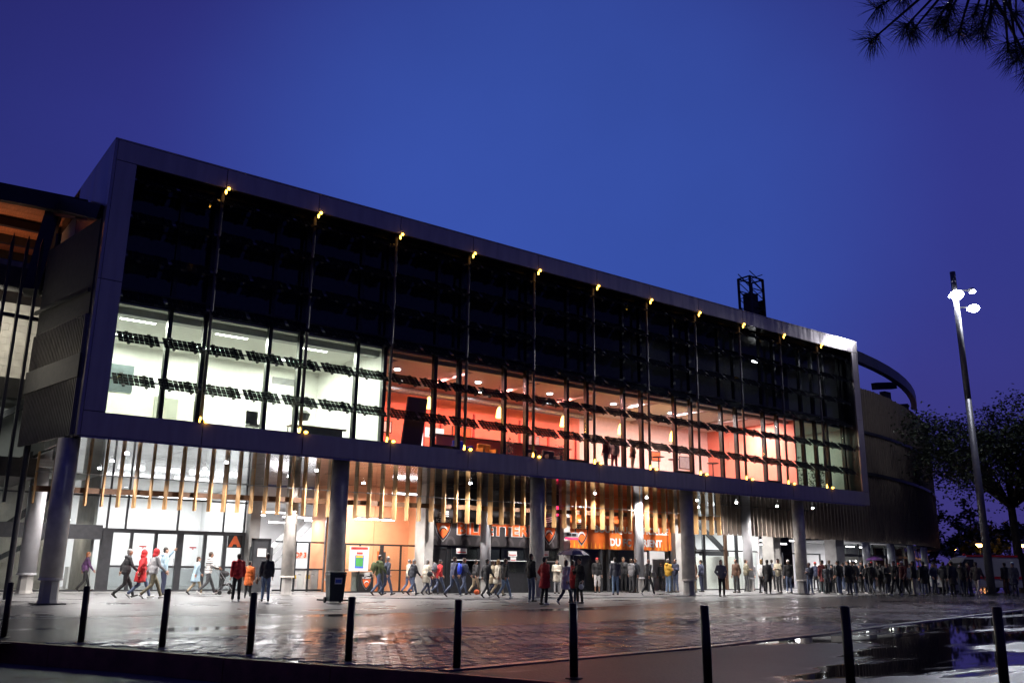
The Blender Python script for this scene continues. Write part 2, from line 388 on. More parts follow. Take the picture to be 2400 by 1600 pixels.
fk = [p for p in kerbE if -14 <= p.x <= 68]; fl_ = [p for p in lineE if p.x <= 27]
structure('forecourt', MB().quad([(p.x,p.y-.06,.002) for p in fl_]+[(68,4,.002)]+[(p.x,p.y,.002) for p in reversed(fk)]), 'pavement')
structure('pavement', MB().quad([(p.x,p.y,.03) for p in kerbE]+[(80,40,.03),(-30,40,.03)]), 'pavement')
pk = thing('pavement_kerb', 'pale kerb line along the pavement under the overhanging building', 'kerb')
kk = inset([p for p in kerbE if -13 < p.x < 60], 60)
for a, b in zip(kk, kk[1:]):
    d = (b-a).normalized(); n = Vector((d.y,-d.x)); c = (a+b)/2+n*.06; L = (b-a).length/2-.006
    part('kerb_stone', MB().obox((c.x,c.y,.015), (d.x*L,d.y*L,0), (n.x*.075,n.y*.075,0), (0,0,.022)), 'kerbstone', pk)
# pavers between the road strip and the pale border
bordE = smoothline([(-8,-20.9),(-3.1,-20.4),(1,-19.9),(2.8,-19.7),(4.9,-19.25),(8.1,-18.7),(10.9,-18.0),(17,-16.7),(24,-15.2),(34,-13),(50,-9.6),(70,-6)], 5)
def yat(line, x):
    for a, b in zip(line, line[1:]):
        if a.x <= x <= b.x: return a.y+(b.y-a.y)*(x-a.x)/(b.x-a.x)
    return None
def edge_x(y):
    best = -99
    for a, b in zip(edge, edge[1:]):
        if min(a.y,b.y) <= y <= max(a.y,b.y) and abs(a.y-b.y) > 1e-6: best = max(best, a.x+(b.x-a.x)*(y-a.y)/(b.y-a.y))
    return best
pav = []
PW, PD = .30, .20
tilt = R(9)   # rows follow the road strip
cs, sn = math.cos(tilt), math.sin(tilt)
for j in range(-140, 60):
    for i in range(-60, 190):
        u = (i+.5*(j%2))*PW; v = j*PD
        x = u*cs-v*sn-2; y = u*sn+v*cs-14
        if x > 45 or x < -8.5 or y < -21.5: continue
        f = yat(farE, x); b = yat(bordE, x)
        if f is None or b is None or y > f-.12 or y < b+.18: continue
        if y < -12.6 and x < edge_x(y)+.35: continue
        pav.append((math.hypot(x-CAMP.x, y-CAMP.y), x, y))
pav.sort()
pr_ = thing('paver_field', 'wet grey concrete pavers laid in staggered rows across the plaza', 'paving'); pr_['kind'] = 'structure'
pm_var = []
for k in range(3):
    b = MB(); h = .016; w2, d2 = PW/2-.011, PD/2-.010; c = .008
    t = [(-w2+c,-d2+c,h),(w2-c,-d2+c,h),(w2-c,d2-c,h),(-w2+c,d2-c,h)]; lo = [(-w2,-d2,-.002),(w2,-d2,-.002),(w2,d2,-.002),(-w2,d2,-.002)]
    b.quad(t)
    for q in range(4): b.quad([lo[q],lo[(q+1)%4],t[(q+1)%4],t[q]])
    pm_var.append(b.mesh('paver', 'paver'))
NP = 300
stuff = MB()
for k, (d, x, y) in enumerate(pav):
    tx, ty = rnd.gauss(0,.016), rnd.gauss(0,.016); dz = rnd.uniform(-.004,.004)
    if k < NP:
        piece('paver', pm_var[k%3], pr_, (x,y,dz), (tx,ty,tilt))
    else:
        w2, d2, h = PW/2-.011, PD/2-.010, .016+dz
        lo, t = [], []
        for sx, sy in ((-1,-1),(1,-1),(1,1),(-1,1)):
            a, b = sx*w2, sy*d2; lo.append((x+a*cs-b*sn, y+a*sn+b*cs, -.002))
            a, b = sx*(w2-.007), sy*(d2-.007); t.append((x+a*cs-b*sn, y+a*sn+b*cs, h+a*ty*1.-b*tx*-1.))
        stuff.quad(t)
        if d < 26:
            for q in range(4): stuff.quad([lo[q],lo[(q+1)%4],t[(q+1)%4],t[q]])
o = part('pavers', stuff, 'paver', pr_); o['kind'] = 'stuff'
bs = thing('border_kerb', 'pale stone border between the pavers and the dark asphalt', 'kerb')
bb = inset([p for p in bordE if p.x > -3.6], 70)
for a, b in zip(bb, bb[1:]):
    d = (b-a).normalized(); n = Vector((d.y,-d.x)); c = (a+b)/2; L = (b-a).length/2-.006
    part('border_stone', MB().obox((c.x,c.y,.005), (d.x*L,d.y*L,0), (n.x*.10,n.y*.10,0), (0,0,.016)), 'border', bs)
# bollards
bl = ['leftmost bollard, at the left edge before the dark steel post','bollard before the big concrete column on the left','bollard before the lit lobby doors','bollard below the letter A','bollard just right of the wheeled bin',
      'bollard below the first crest and the ticket office','bollard below the dark umbrella','bollard below the big column by the shop','bollard below the right end of the building','rightmost bollard, nearest the camera, below the lamp post']
b0 = MB().tube((0,0,0),(0,0,1),.053,n=16); bp = MB().lathe((0,0,0),[(.11,0),(.11,.012),(.09,.02)],16); bc = MB().lathe((0,0,0),[(.053,0),(.050,.012),(.035,.020)],16)
m0, m1, m2_ = b0.mesh('post','bollard',smooth=False), bp.mesh('base_plate','bollard'), bc.mesh('cap','bollard')
for me in (m0,):
    for p in me.polygons: p.use_smooth = len(p.vertices) == 4
for i,(x,y,h) in enumerate(BOL):
    t = thing('bollard', 'slim maroon steel '+bl[i], 'bollard', (x,y,.0), 'bollards along the kerb')
    q = put('post', m0, t, (0,0,.01)); q.scale = (1,1,h-.03)
    put('base_plate', m1, t, (0,0,.002)); put('cap', m2_, t, (0,0,h-.02))
    t.rotation_euler = (R(rnd.uniform(-.8,.8)), R(rnd.uniform(-.8,.8)), 0)
# ---------------------------------------------------------------- the framed building over the plaza
BAY = 3.7
XL, XR, ZB, ZT = -3.85, 40.85, 5.21, 15.5
IXL, IXR, IZB, IZT = -3.16, 40.28, 6.02, 14.75
bd = thing('framed_building', 'long glazed building in a pale metal frame, lit white and red inside, with solar louvres', 'building', (0,0,0))
posts = [i*BAY for i in range(11)]
cuts = [XL]+posts+[XR]
def panel(x0,x1,z0,z1,y0=0.,y1=.10,name='cladding_panel',g=.012):
    c = ((x0+x1)/2,(y0+y1)/2,(z0+z1)/2); a = rnd.gauss(0,.0018); b = rnd.gauss(0,.0035)   # sheets are never quite in one plane
    part(name, MB().obox(c, ((x1-x0)/2-g,(x1-x0)/2*a,0), (-.05*a,.05,-.05*b), (0,(z1-z0)/2*b,(z1-z0)/2-g)), 'frame', bd)
for a, b in zip(cuts, cuts[1:]):
    panel(a,b,IZT,ZT); panel(a,b,ZB,IZB)
for a, b in ((IZB,10.45),(10.45,IZT)):
    panel(XL,IXL,a,b); panel(IXR,XR,a,b)
# frame body behind the panels, side cladding and roof edge
fb = MB()
fb.box(XL+.02,XR-.02,.105,1.0,IZT+.02,ZT-.02); fb.box(XL+.02,XR-.02,.105,.9,ZB+.05,IZB-.02)
fb.box(XL+.02,IXL-.02,.105,1.0,IZB,IZT); fb.box(IXR+.02,XR-.02,.105,1.0,IZB,IZT)
part('frame_core', fb, 'steel', bd)
part('frame_reveal', MB().box(IXL-.02,IXL-.004,.10,1.0,IZB,IZT).box(IXR+.004,IXR+.02,.10,1.0,IZB,IZT).box(IXL,IXR,.10,.9,IZB-.02,IZB-.004).box(IXL,IXR,.10,.9,IZT+.004,IZT+.02), 'mull', bd)
for x0, x1 in ((XL-.10,XL),(XR,XR+.10)):
    for ya, yb in ((0,2.75),(2.75,5.4)):
        for za, zb in ((ZB,10.45),(10.45,ZT)): part('side_panel', MB().box(x0,x1,ya+.008,yb-.008,za+.008,zb-.008), 'frame', bd)
part('roof', MB().box(XL-.1,XR+.1,-.02,9,ZT,ZT+.05), 'frame', bd)
part('roof_slab', MB().box(XL,XR,1.0,9,IZT,ZT-.01), 'steel', bd)
part('floor_slab', MB().box(XL,XR,.95,9,ZB+.06,5.93), 'slab', bd)
part('rear_wall', MB().box(XL,XR,9.0,9.2,ZB,ZT), 'dark', bd)
part('end_wall', MB().box(XL+.02,XL+.12,1.0,9,IZB-.1,IZT), 'greywall', bd); part('end_wall', MB().box(XR-.12,XR-.02,1.0,9,IZB-.1,IZT), 'greywall', bd)
# posts
pt = MB().tube((0,0,IZB-.03),(0,0,IZT+.02),.065,n=12).mesh('post','post',smooth=True)
for x in posts: piece('post', pt, bd, (x,.30,0))
# amber lamps, one at the foot and one at the head of each post
hs = MB().box(-.07,.07,-.03,.12,-.05,.05).box(-.02,.02,.12,.22,-.02,.02)
hm = hs.mesh('facade_lamp','steel')
lens = MB().ball((.09,-.06,0),(.085,.06,.05),8).mesh('lens','amber',smooth=True)
glow = MB().tube((-.03,.26,.05),(-.03,.26,.26),.05,.03,n=8).mesh('lit_post_end','amber')  # glowing piece that imitates lamplight on the post foot
lens2 = MB().ball((.03,-.05,0),(.06,.05,.06),8).mesh('lens','amber',smooth=True)
for x in posts:
    q = piece('facade_lamp', hm, bd, (x,.02,IZB+.04)); piece('lens', lens, q, (x,.02,IZB+.03)); piece('lens', glow, q, (x,0,IZB-.04))
    q = piece('facade_lamp', hm, bd, (x,.02,IZT-.06)); piece('lens', lens2, q, (x+.05,.0,IZT-.02)); g = piece('lens', lens2, q, (x-.02,.02,IZT-.16)); g.scale = (.7,.7,1.5)  # the stretched second piece imitates lamplight on the post head
# photovoltaic louvres: six rows of glass panels with square cells
PP = BAY/2.5; PWD = 1.36; TL = .66
def pv_mesh(cols, name):
    b = MB(); ca = math.cos(R(44)); sa = math.sin(R(44))
    def sl(x0,x1,t0,t1,h0,h1,m):
        # slab on the tilted plane: t up the slope from the front edge, h along its normal
        pts = []
        for h in (h0,h1):
            for x,t in ((x0,t0),(x1,t0),(x1,t1),(x0,t1)): pts.append((x, t*ca-h*sa, t*sa+h*ca))
        i = len(b.v); b.v += pts; b.f += [(i,i+3,i+2,i+1),(i+4,i+5,i+6,i+7),(i,i+1,i+5,i+4),(i+1,i+2,i+6,i+5),(i+2,i+3,i+7,i+6),(i+3,i,i+4,i+7)]; b.m += [m]*6
    n = 8; cw = PWD/n
    for i in range(n):
        for j in range(4):
            th = TL/4
            sl(i*cw+.010,(i+1)*cw-.010,j*th+.010,(j+1)*th-.010,0,.006,0)
    return b, sl
cb, sl = pv_mesh(8,'x'); cells = cb.mesh('cell_grid','pv')
gb, sl2 = pv_mesh(8,'y'); gb.v.clear(); gb.f.clear(); gb.m.clear(); sl2(0,PWD,0,TL,-.006,-.003,0); gl = gb.mesh('solar_panel','pvglass')
kb, sl3 = pv_mesh(8,'z'); kb.v.clear(); kb.f.clear(); kb.m.clear()
for x in (.28,): sl3(x,x+.07,-.04,TL+.04,-.05,-.008,0); sl3(x-.02,x+.09,-.045,.03,-.02,.02,0); sl3(x-.02,x+.09,TL-.03,TL+.045,-.02,.02,0)
clamp = kb.mesh('clamp','steel')
rows = [7.0,8.44,9.88,11.32,12.76,14.12]
for ri, z in enumerate(rows):
    n = 29
    for i in range(n):
        x = -3.04+i*1.4905
        if x+PWD > IXR: continue
        if ri == 5 and i == 99: continue
        p = piece('solar_panel', gl, bd, (x,.06,z)); 
        c = put('cell_grid', cells, p); c['kind'] = 'stuff'
        for cx in (0,PWD-.62): c = put('clamp', clamp, p, (cx,0,0))
        p.rotation_euler = (R(rnd.uniform(-.4,.4)),0,0)
    part('louvre_rail', MB().box(IXL,IXR,.34,.40,z+.20,z+.26), 'galv', bd)
# glazing
GY = .86
mx = sorted([IXL+.05]+[p for p in posts]+[p-1.25 for p in posts]+[IXR-.35, 38.2])
for za, zb in ((IZB,10.42),(10.5,IZT)):
    for x in mx: part('mullion', MB().box(x-.075,x+.075,GY-.11,GY+.11,za,zb), 'mull', bd)
    for a, b in zip(mx, mx[1:]):
        pw = put('window_pane', MB().box(a+.077,b-.077,GY-.012,GY+.012,za+.02,zb-.02).mesh('window_pane','pane'), bd); ORG[pw] = (0,0,0)
part('transom', MB().box(IXL,IXR,GY-.1,GY+.1,IZB-.02,IZB+.07), 'mull', bd)
part('transom', MB().box(IXL,IXR,GY-.12,GY+.12,10.42,10.5), 'mull', bd)
part('transom', MB().box(IXL,IXR,GY-.1,GY+.1,IZT-.07,IZT), 'mull', bd)
for i in range(1,11,2):   # opening lights have heavier frames
    x = i*BAY-1.25
    if x > 3 and x < 38: part('window_frame', MB().box(x+.08,x+1.17,GY-.08,GY+.09,IZB+.07,IZB+.22).box(x+.08,x+1.17,GY-.08,GY+.09,8.78,8.86), 'mull', bd)
# rooms of the lit floor
CZ = 9.97; FZ = 5.95
def room(x0,x1,yb,wall,ceil,floor,lab):
    part('back_wall', MB().box(x0,x1,yb,yb+.1,FZ,CZ), wall, bd); part('ceiling', MB().box(x0,x1,1.0,yb,CZ,CZ+.08), ceil, bd); part('room_floor', MB().box(x0,x1,1.0,yb,FZ-.015,FZ), floor, bd)
room(XL+.13,7.42,7.2,'white','white','floor','office')
room(7.58,24.,7.6,'lounge','loungeceil','darkfloor','lounge'); room(24.003,35.1,7.6,'loungepale','white','darkfloor','lounge')
room(35.25,XR-.13,6.2,'greywall','greywall','floor','end')
part('partition', MB().box(7.42,7.58,.98,8.9,FZ,CZ), 'white', bd); part('partition', MB().box(35.1,35.25,.98,8.9,FZ,CZ), 'lounge', bd)
part('bulkhead', MB().box(XL+.13,7.42,1.35,1.75,9.72,CZ-.003), 'greywall', bd); part('bulkhead', MB().box(7.58,35.1,1.35,1.7,9.80,CZ-.003), 'greywall', bd)
part('upper_floor_wall', MB().box(XL+.13,XR-.13,5.2,5.3,10.6,IZT), 'slab', bd)
part('upper_floor_slab', MB().box(XL+.13,XR-.13,1.0,9,CZ+.10,10.5), 'slab', bd)
# office luminaires
for x in (-1.9,1.6,5.0):
    for y in (2.6,5.2):
        q = part('ceiling_light', MB().box(x-.65,x+.65,y-.09,y+.09,CZ-.09,CZ-.005), 'whiteprint', bd)
        part('diffuser', MB().box(x-.62,x+.62,y-.07,y+.07,CZ-.115,CZ-.092), 'tubew', q)
        lamp('AREA', (x,y,CZ-.14), 300, (.97,1.,.84), 1.2, sy=.3)
# lounge: round downlights, red wash and pendant lamps
dl = MB().lathe((0,0,0),[(.13,0),(.13,.015),(.11,.02)],14).mesh('downlight','lampwhite')
dlp = []
for i in range(6):
    x = 9.8+4.5*i; piece('downlight', dl, bd, (x,4.0,CZ-.025)); piece('downlight', dl, bd, (x+1.5,5.9,CZ-.025)); dlp.append(x)
shade = MB().lathe((0,0,0),[(.17,0),(.165,.10),(.14,.30),(.09,.47),(.03,.56)],14)
sm = shade.mesh('shade','pendant',smooth=True); cord = MB().tube((0,0,.56),(0,0,1.62),.008,n=5).mesh('cord','steel')
for i, x in enumerate((11.55,15.6,19.7,23.8,27.85)):
    t = thing('pendant_lamp', ['bell shaped amber pendant lamp beside the tall black panel','amber pendant lamp over the bar, second from the black panel','amber pendant lamp in the middle of the red lounge','amber pendant lamp above the standing lounge guests','amber pendant lamp farthest right in the red lounge'][i], 'pendant lamp', (x,4.0,8.36), 'pendant lamps in the red lounge')
    put('shade', sm, t); put('cord', cord, t)
    lamp('POINT', (x,4.0,8.25), 150, (1.,.40,.10), .15)
    if i < 3: lamp('AREA', (x+1.,4.6,CZ-.05), 640, (1.,.30,.25), 1.5, sy=1.)
for x in (24.6,27.4,30.5,33.6): lamp('AREA', (x,3.2,CZ-.06), 620, (1.,.74,.70), 1.2, sy=1.)
for x in (13.0,19.0): lamp('AREA', (x,3.0,CZ-.06), 150, (1.,.5,.47), 1.2, sy=1.)
for x in (36.4,38.6): lamp('AREA', (x,3.4,CZ-.06), 110, (.80,1.,.74), .9, sy=.5)
lamp('AREA', (36.5,3.4,IZT-.2), 9, (.85,.9,1.), 1.5, sy=1.); lamp('AREA', (28.0,3.4,IZT-.2), 5, (.85,.9,1.), 1.5, sy=1.)
ul = thing('lamp_or_glint', 'white glowing box imitating the lamp post reflection in the dark upper windows at the right', 'lamp', (34.6,3.2,14.0))  # added box; stands for the lamp post mirrored in the upper glass
part('casing', MB().box(34.25,34.95,3.1,3.3,13.9,14.08), 'steel', ul); part('lens', MB().box(34.28,34.92,3.06,3.10,13.78,13.90), 'tube', ul)
# soffit of polished sheets and its downlights
for i in range(12):
    a = XL+i*3.725; b = a+3.725
    for j, (ya, yb) in enumerate(((.0,.9),(.9,2.2),(2.2,3.7),(3.7,5.2),(5.2,7.0),(7.0,9.0),(9.0,11.0),(11.0,13.2))):
        part('soffit_panel', MB().box(a+.01,b-.01,ya+.012,yb-.012,5.15,5.20), 'soffit', bd)
sd = MB().lathe((0,0,0),[(.075,0),(.075,.008),(.065,.012)],14).mesh('downlight','lampwhite')
sf = MB().lathe((0,0,0),[(.11,0),(.11,.01)],14).mesh('downlight_rim','galv')
DL = [(-1.5,3.6),(-1.28,6.65),(-.96,10.05),(2.3,3.9),(2.5,7.0),(6.3,4.3),(6.5,7.6),(10.4,4.4),(14.4,4.6),(14.9,8.5),(18.5,4.4),(19.0,8.3),(22.6,4.8),(22.9,8.6),(26.5,4.8),(27.4,8.7),(30.0,4.2),(32.0,8.8),(33.0,3.8),(34.4,8.0),(37.0,3.9),(38.1,7.7),(40.1,3.5),(10.6,8.2)]
for x,y in DL:
    q = piece('downlight_rim', sf, bd, (x,y,5.138)); piece('lens', sd, q, (x,y,5.12))
    lamp('SPOT', (x,y,5.09), 1550, (1.,.93,.90), .1, spot=R(150), blend=.7)
# what furnishes the walls of the rooms
for i in range(16):
    x = 8.4+i*1.02
    if i%5 != 4: part('wall_batten', MB().box(x-.05,x+.05,7.52,7.598,FZ,8.6+.25*(i%3)), 'battens', bd)
for i,(x,z,w_,h_) in enumerate(((11.2,7.9,.9,.6),(15.8,8.0,1.2,.7),(20.6,7.9,.8,.9),(26.4,7.9,1.1,.7),(30.2,8.0,.8,.6),(32.8,7.8,1.0,.8))):
    q = part('picture_frame', MB().box(x-w_/2,x+w_/2,7.55,7.598,z-h_/2,z+h_/2), 'blackprint', bd); part('picture', MB().box(x-w_/2+.05,x+w_/2-.05,7.54,7.549,z-h_/2+.05,z+h_/2-.05), ('whiteprint','orangeprint','greyprint')[i%3], q)
for i in range(7): part('ceiling_beam', MB().box(8.6+i*3.9,8.9+i*3.9,1.75,7.59,CZ-.16,CZ-.004), 'loungeceil', bd)
part('duct', MB().tube((8.0,6.6,9.6),(24,6.6,9.6),.16,n=10), 'galv', bd)
part('room_door', MB().box(.2,1.15,7.15,7.198,FZ,8.05), 'greywall', bd); part('whiteboard', MB().box(2.2,4.2,7.16,7.198,7.0,8.2), 'greyprint', bd); part('whiteboard_face', MB().box(2.25,4.15,7.15,7.159,7.05,8.15), 'white', bd)
part('air_vent', MB().box(5.2,6.3,7.16,7.198,9.2,9.5), 'greyprint', bd); part('wall_trunking', MB().box(XL+.14,7.4,7.15,7.199,6.9,7.0), 'greyprint', bd)
# ---------------------------------------------------------------- columns
def column(label, x, y, r, top, mat='conc', ped=.78, plate=True):
    t = thing('column', label, 'column', (x,y,0), 'columns under the building')
    part('shaft', MB().tube((x,y,ped),(x,y,top),r,n=24), mat, t, True)
    for p in t.children[0].data.polygons: p.use_smooth = len(p.vertices) == 4
    part('collar', MB().lathe((x,y,ped-.05),[(r+.03,0),(r+.03,.06),(r,.07)],24), mat, t)
    part('pedestal', MB().lathe((x,y,.03),[(r*.98,0),(r*.86,.12),(r*.82,ped-.10),(r*.9,ped-.05)],8), 'concwall', t)
    if plate: part('base_plate', MB().box(x-r*1.35,x+r*1.35,y-r*1.35,y+r*1.35,.0,.05), 'steel', t)
    return t
for lab, x in (('thick concrete column at the left end of the building',-3.95),('thick concrete column behind the wheeled bin',5.80),('thick concrete column right of the ticket office lettering',15.62),('thick concrete column right of the shop sign',25.5),('thick concrete column in front of the bright right hall',35.0)):
    column(lab, x, 1.0, .335, 5.18)
for lab, x, y, r, m in (('slim concrete column under the letter A side of the hall',6.2,6.3,.27,'conc'),('slim white painted column across the ticket office lettering',16.35,6.0,.27,'paintcol'),('slim white painted column across the shop sign',26.6,5.6,.27,'paintcol'),('slim white painted column right of the stair window',35.7,5.3,.29,'paintcol'),('pale column behind the thick left column',-3.05,10.8,.34,'paintcol')):
    column(lab, x, y, r, 5.18, m, .80, False)
# ---------------------------------------------------------------- stadium stand behind: timber screen, drum, roof
st = thing('stadium_stand', 'dark stadium stand with vertical timber boards, curving away as a drum on the right', 'stadium', (0,5.5,0))
x, i, SX = -4.05, 0, []
while x < 33.4:
    SX.append(x); x += .578 if x < 7 else (.66 if x < 12 else .685)
tm = MB().box(-.03,.03,-.16,.16,0,1.86).mesh('timber_board','timber')
jm = MB().box(-.036,.036,-.165,.165,0,.03).mesh('bracket','galv')
for x in SX:
    q = piece('timber_board', tm, st, (x,5.5,3.31), (0,0,R(rnd.uniform(-5,5)))); c = put('bracket', jm, q, (0,0,1.12)); ORG[c] = (0,0,0)
for a, b in zip(inset([(-4.1,5.72,3.86),(33.5,5.72,4.3)],8), inset([(-4.1,5.72,3.86),(33.5,5.72,4.3)],8)[1:]):
    part('board_beam', MB().bar(a, b, .12, .21), 'beam', st)
part('tie_rod', MB().tube((-4.1,5.40,4.45),(33.5,5.40,4.45),.012,n=6), 'galv', st)
def path(s, off=0.):
    x0, RR = 43., 65.
    if s < 0: return Vector((x0+s, 5.5+off, 0))
    th = s/RR; rr = RR-off
    return Vector((x0+rr*math.sin(th), 5.5+RR-rr*math.cos(th), 0))
def zbot(s): return 3.36
def ztop(s): return 14.7-.022*max(0,s-10)
def frame_at(s):
    a, b = path(s-.1), path(s+.1); d = (b-a).normalized(); return d, Vector((-d.y,d.x,0))
# boards of the drum, full height beyond the building, short ones under it
s = 33.6-43.; SB = []
while s < 46:
    SB.append(s); s += .42
for s in SB:
    p = path(s); d, n = frame_at(s); zb = zbot(s); zt = 5.13 if s < -.5 else ztop(s)
    hh = rnd.uniform(-.03,.03)
    part('timber_board', MB().obox((p.x,p.y,(zb+zt)/2+hh), tuple(d*.035), tuple(n*rnd.uniform(.10,.16)), (0,0,(zt-zb)/2)), 'drumtimber', st)
bk = MB()
for k in range(56):
    s0 = -9.4+k; s1 = s0+1; a, b = path(s0,.3), path(s1,.3); a2, b2 = path(s0,.5), path(s1,.5)
    z0, z1 = zbot(s0)+.1, (5.14 if s1 <= 0 else ztop(s0)-.25)
    bk.v += [(a.x,a.y,z0),(b.x,b.y,z0),(b.x,b.y,z1),(a.x,a.y,z1),(a2.x,a2.y,z0),(b2.x,b2.y,z0),(b2.x,b2.y,z1),(a2.x,a2.y,z1)]
    i = len(bk.v)-8; bk.f += [(i,i+1,i+2,i+3),(i+4,i+7,i+6,i+5),(i+3,i+2,i+6,i+7),(i,i+4,i+5,i+1),(i,i+3,i+7,i+4),(i+1,i+5,i+6,i+2)]; bk.m += [0]*6
part('backing_wall', bk, 'slab', st)
for zf in (.43,.70):
    b = MB()
    for k in range(46):
        s0 = k; za = zbot(s0)+(ztop(s0)-zbot(s0))*zf; zc = zbot(s0+1)+(ztop(s0+1)-zbot(s0+1))*zf
        a, c = path(s0,-.18), path(s0+1,-.18); b.bar((a.x,a.y,za),(c.x,c.y,zc),.06,.22)
    part('drum_rail', b, 'steel', st)
# ring beam of the roof
rb = MB(); prev = None
RP = []
pts = [Vector(p) for p in RP]
for k in range(0,12):
    p = path(1.5+k*3.0, .9); pts.append(Vector((p.x,p.y,17.6-.01*k)))
for a, b in zip(pts, pts[1:]): rb.bar(a, b, .5, .85)
part('ring_beam', rb, 'greyframe', st)
part('ring_beam', MB().bar((-18,3.3,13.45),(-4.0,3.3,13.95),.3,.62), 'steel', st); part('beam_head', MB().bar((-4.9,2.8,13.75),(-3.97,.5,12.9),.3,.5), 'steel', st)
for s in (9.5,22,33):
    p = path(s,2.4); zt = ztop(s)
    part('strut', MB().bar((p.x,p.y,zt-.5),(p.x,p.y,zt+2.4),1.0,.5).bar((p.x-2.2,p.y-.3,zt+2.6),(p.x+1.6,p.y,zt+3.2),.5,.6), 'steel', st)
part('strut', MB().bar((-5.0,6.2,11.2),(-4.35,8.2,15.4),.55,.5).bar((-4.3,8.2,15.4),(-4.0,4.2,14.1),.35,.5), 'steel', st)
# left side: open stair tower and stand behind tall dark posts
for x in (-15.5,-13.6,-11.7,-9.8,-7.9,-6.95,-6.45,-5.95,-5.45,-4.97,-4.5):
    part('tall_post', MB().prism([(x-.05,3.31),(x+.05,3.31),(x+.05,12.85),(x,13.2),(x-.05,12.85)],'y',5.38,5.62), 'steel', st)
# corrugated link wall that closes the gap between the tall posts and the frame
n = 34; A0, A1 = Vector((-3.98,.45,0)), Vector((-4.75,5.3,0))
for i in range(n):
    p = A0.lerp(A1,(i+.5)/n)
    part('fin', MB().box(p.x-.09,p.x+.01,p.y-.035,p.y+.035,5.25,9.3), 'corr', st)
part('link_panel', MB().bar((-3.97,.42,11.0),(-4.72,5.3,11.0),.06,3.4), 'slab', st); part('link_band', MB().bar((-4.06,.40,7.55),(-4.86,5.3,7.55),.06,.8), 'slab', st); part('link_rail', MB().bar((-4.08,.40,10.1),(-4.88,5.3,10.2),.08,.14), 'steel', st)
part('link_glass', MB().bar((-3.96,.46,7.3),(-4.66,5.3,7.3),.02,4.0), 'greywall', st)
part('rail', MB().bar((-16,5.75,10.35),(-2.6,5.75,10.05),.12,.14), 'steel', st)
part('slab_edge', MB().box(-16,-2.6,6.6,12,7.2,7.95), 'slab', st); part('slab_edge', MB().box(-16,-3.9,6.4,12,4.30,5.0), 'slab', st)
part('parapet', MB().box(-16,-2.6,6.8,7.0,11.35,12.3), 'slab', st); part('parapet', MB().box(-16,-2.6,7.6,7.7,12.3,12.75), 'frame', st)
part('block_wall', MB().box(-16,-2.6,9.0,9.3,7.95,11.4), 'concwall', st); part('block_wall', MB().box(-16,-2.6,9.5,9.8,5.0,7.2), 'greywall', st)
bw = MB()
for j in range(12):
    for i in range(32):
        xx = -15.9+i*.41+(.205 if j%2 else 0); zz = 7.97+j*.285
        if xx < -8.6: continue
        part('block', MB().box(xx,xx+.40,8.97,9.0,zz,zz+.275), 'concwall', st)
for i in range(3):
    z0 = 5.0+i*.0; x0 = -11+i*3.4
    part('stair_flight', MB().bar((x0,8.6,5.1),(x0+3.2,8.6,7.2),.9,.22), 'steel', st)
    part('handrail', MB().bar((x0,8.1,6.0),(x0+3.2,8.1,8.0),.05,.05), 'galv', st)
rw = MB()
for i in range(17):
    a = 8.0+i*.5; part('roof_board', MB().box(-18,-2.5,a+.012,a+.488,15.3,15.34), 'roofwood', st)
for y in (9.9,12.3,14.7): part('roof_beam', MB().box(-18,-2.5,y,y+.25,14.9,15.29), 'steel', st)
part('roof_edge', MB().box(-18,-2.5,7.7,7.98,15.22,15.85), 'frame', st); part('roof_deck', MB().box(-18,-2.5,7.98,17,15.5,15.6), 'slab', st)
part('stand_back', MB().box(-18,-3,14,14.2,5,13.6), 'slab', st); part('rear_wall', MB().box(-18,90,25,25.3,0,12), 'slab', st); part('rear_wall', MB().box(-4,42,9.25,9.5,5.3,14), 'slab', st)
lamp('AREA', (-7,6.2,11.0), 260, (1.,.92,.74), 3., rot=(R(40),0,0), sy=.6); lamp('AREA', (-6.5,6.9,6.9), 45, (.95,1.,.9), 3., rot=(R(40),0,0), sy=.5)
lamp('AREA', (-7,10.8,12.7), 70, (1.,.42,.20), 5., rot=(R(180),0,0), sy=1.)
# the tall dark steel post at far left
single('steel_post', MB().tube((-4.5,5.2,0),(-4.5,5.2,13.4),.10,n=12), 'steel', 'tall dark steel post standing left of the thick left column', 'post')
wl = thing('lamp_or_glint','small wall lamp lighting the ribbed cladding at the far left','lamp',(-6.9,5.0,8.4))
part('casing', MB().box(-7.0,-6.8,4.9,5.3,8.35,8.5), 'steel', wl); part('lens', MB().box(-6.99,-6.81,4.92,5.28,8.31,8.348), 'tubew', wl)
o = lamp('AREA', (-6.8,4.6,8.25), 26, (1.,.90,.72), .5); o.rotation_euler = (Vector((-4.2,2.6,8.3))-Vector((-6.8,4.6,8.25))).to_track_quat('-Z','Y').to_euler()
o = lamp('AREA', (-6.8,4.6,6.6), 12, (1.,.95,.82), .5); o.rotation_euler = (Vector((-4.3,2.6,6.3))-Vector((-6.8,4.6,6.6))).to_track_quat('-Z','Y').to_euler()
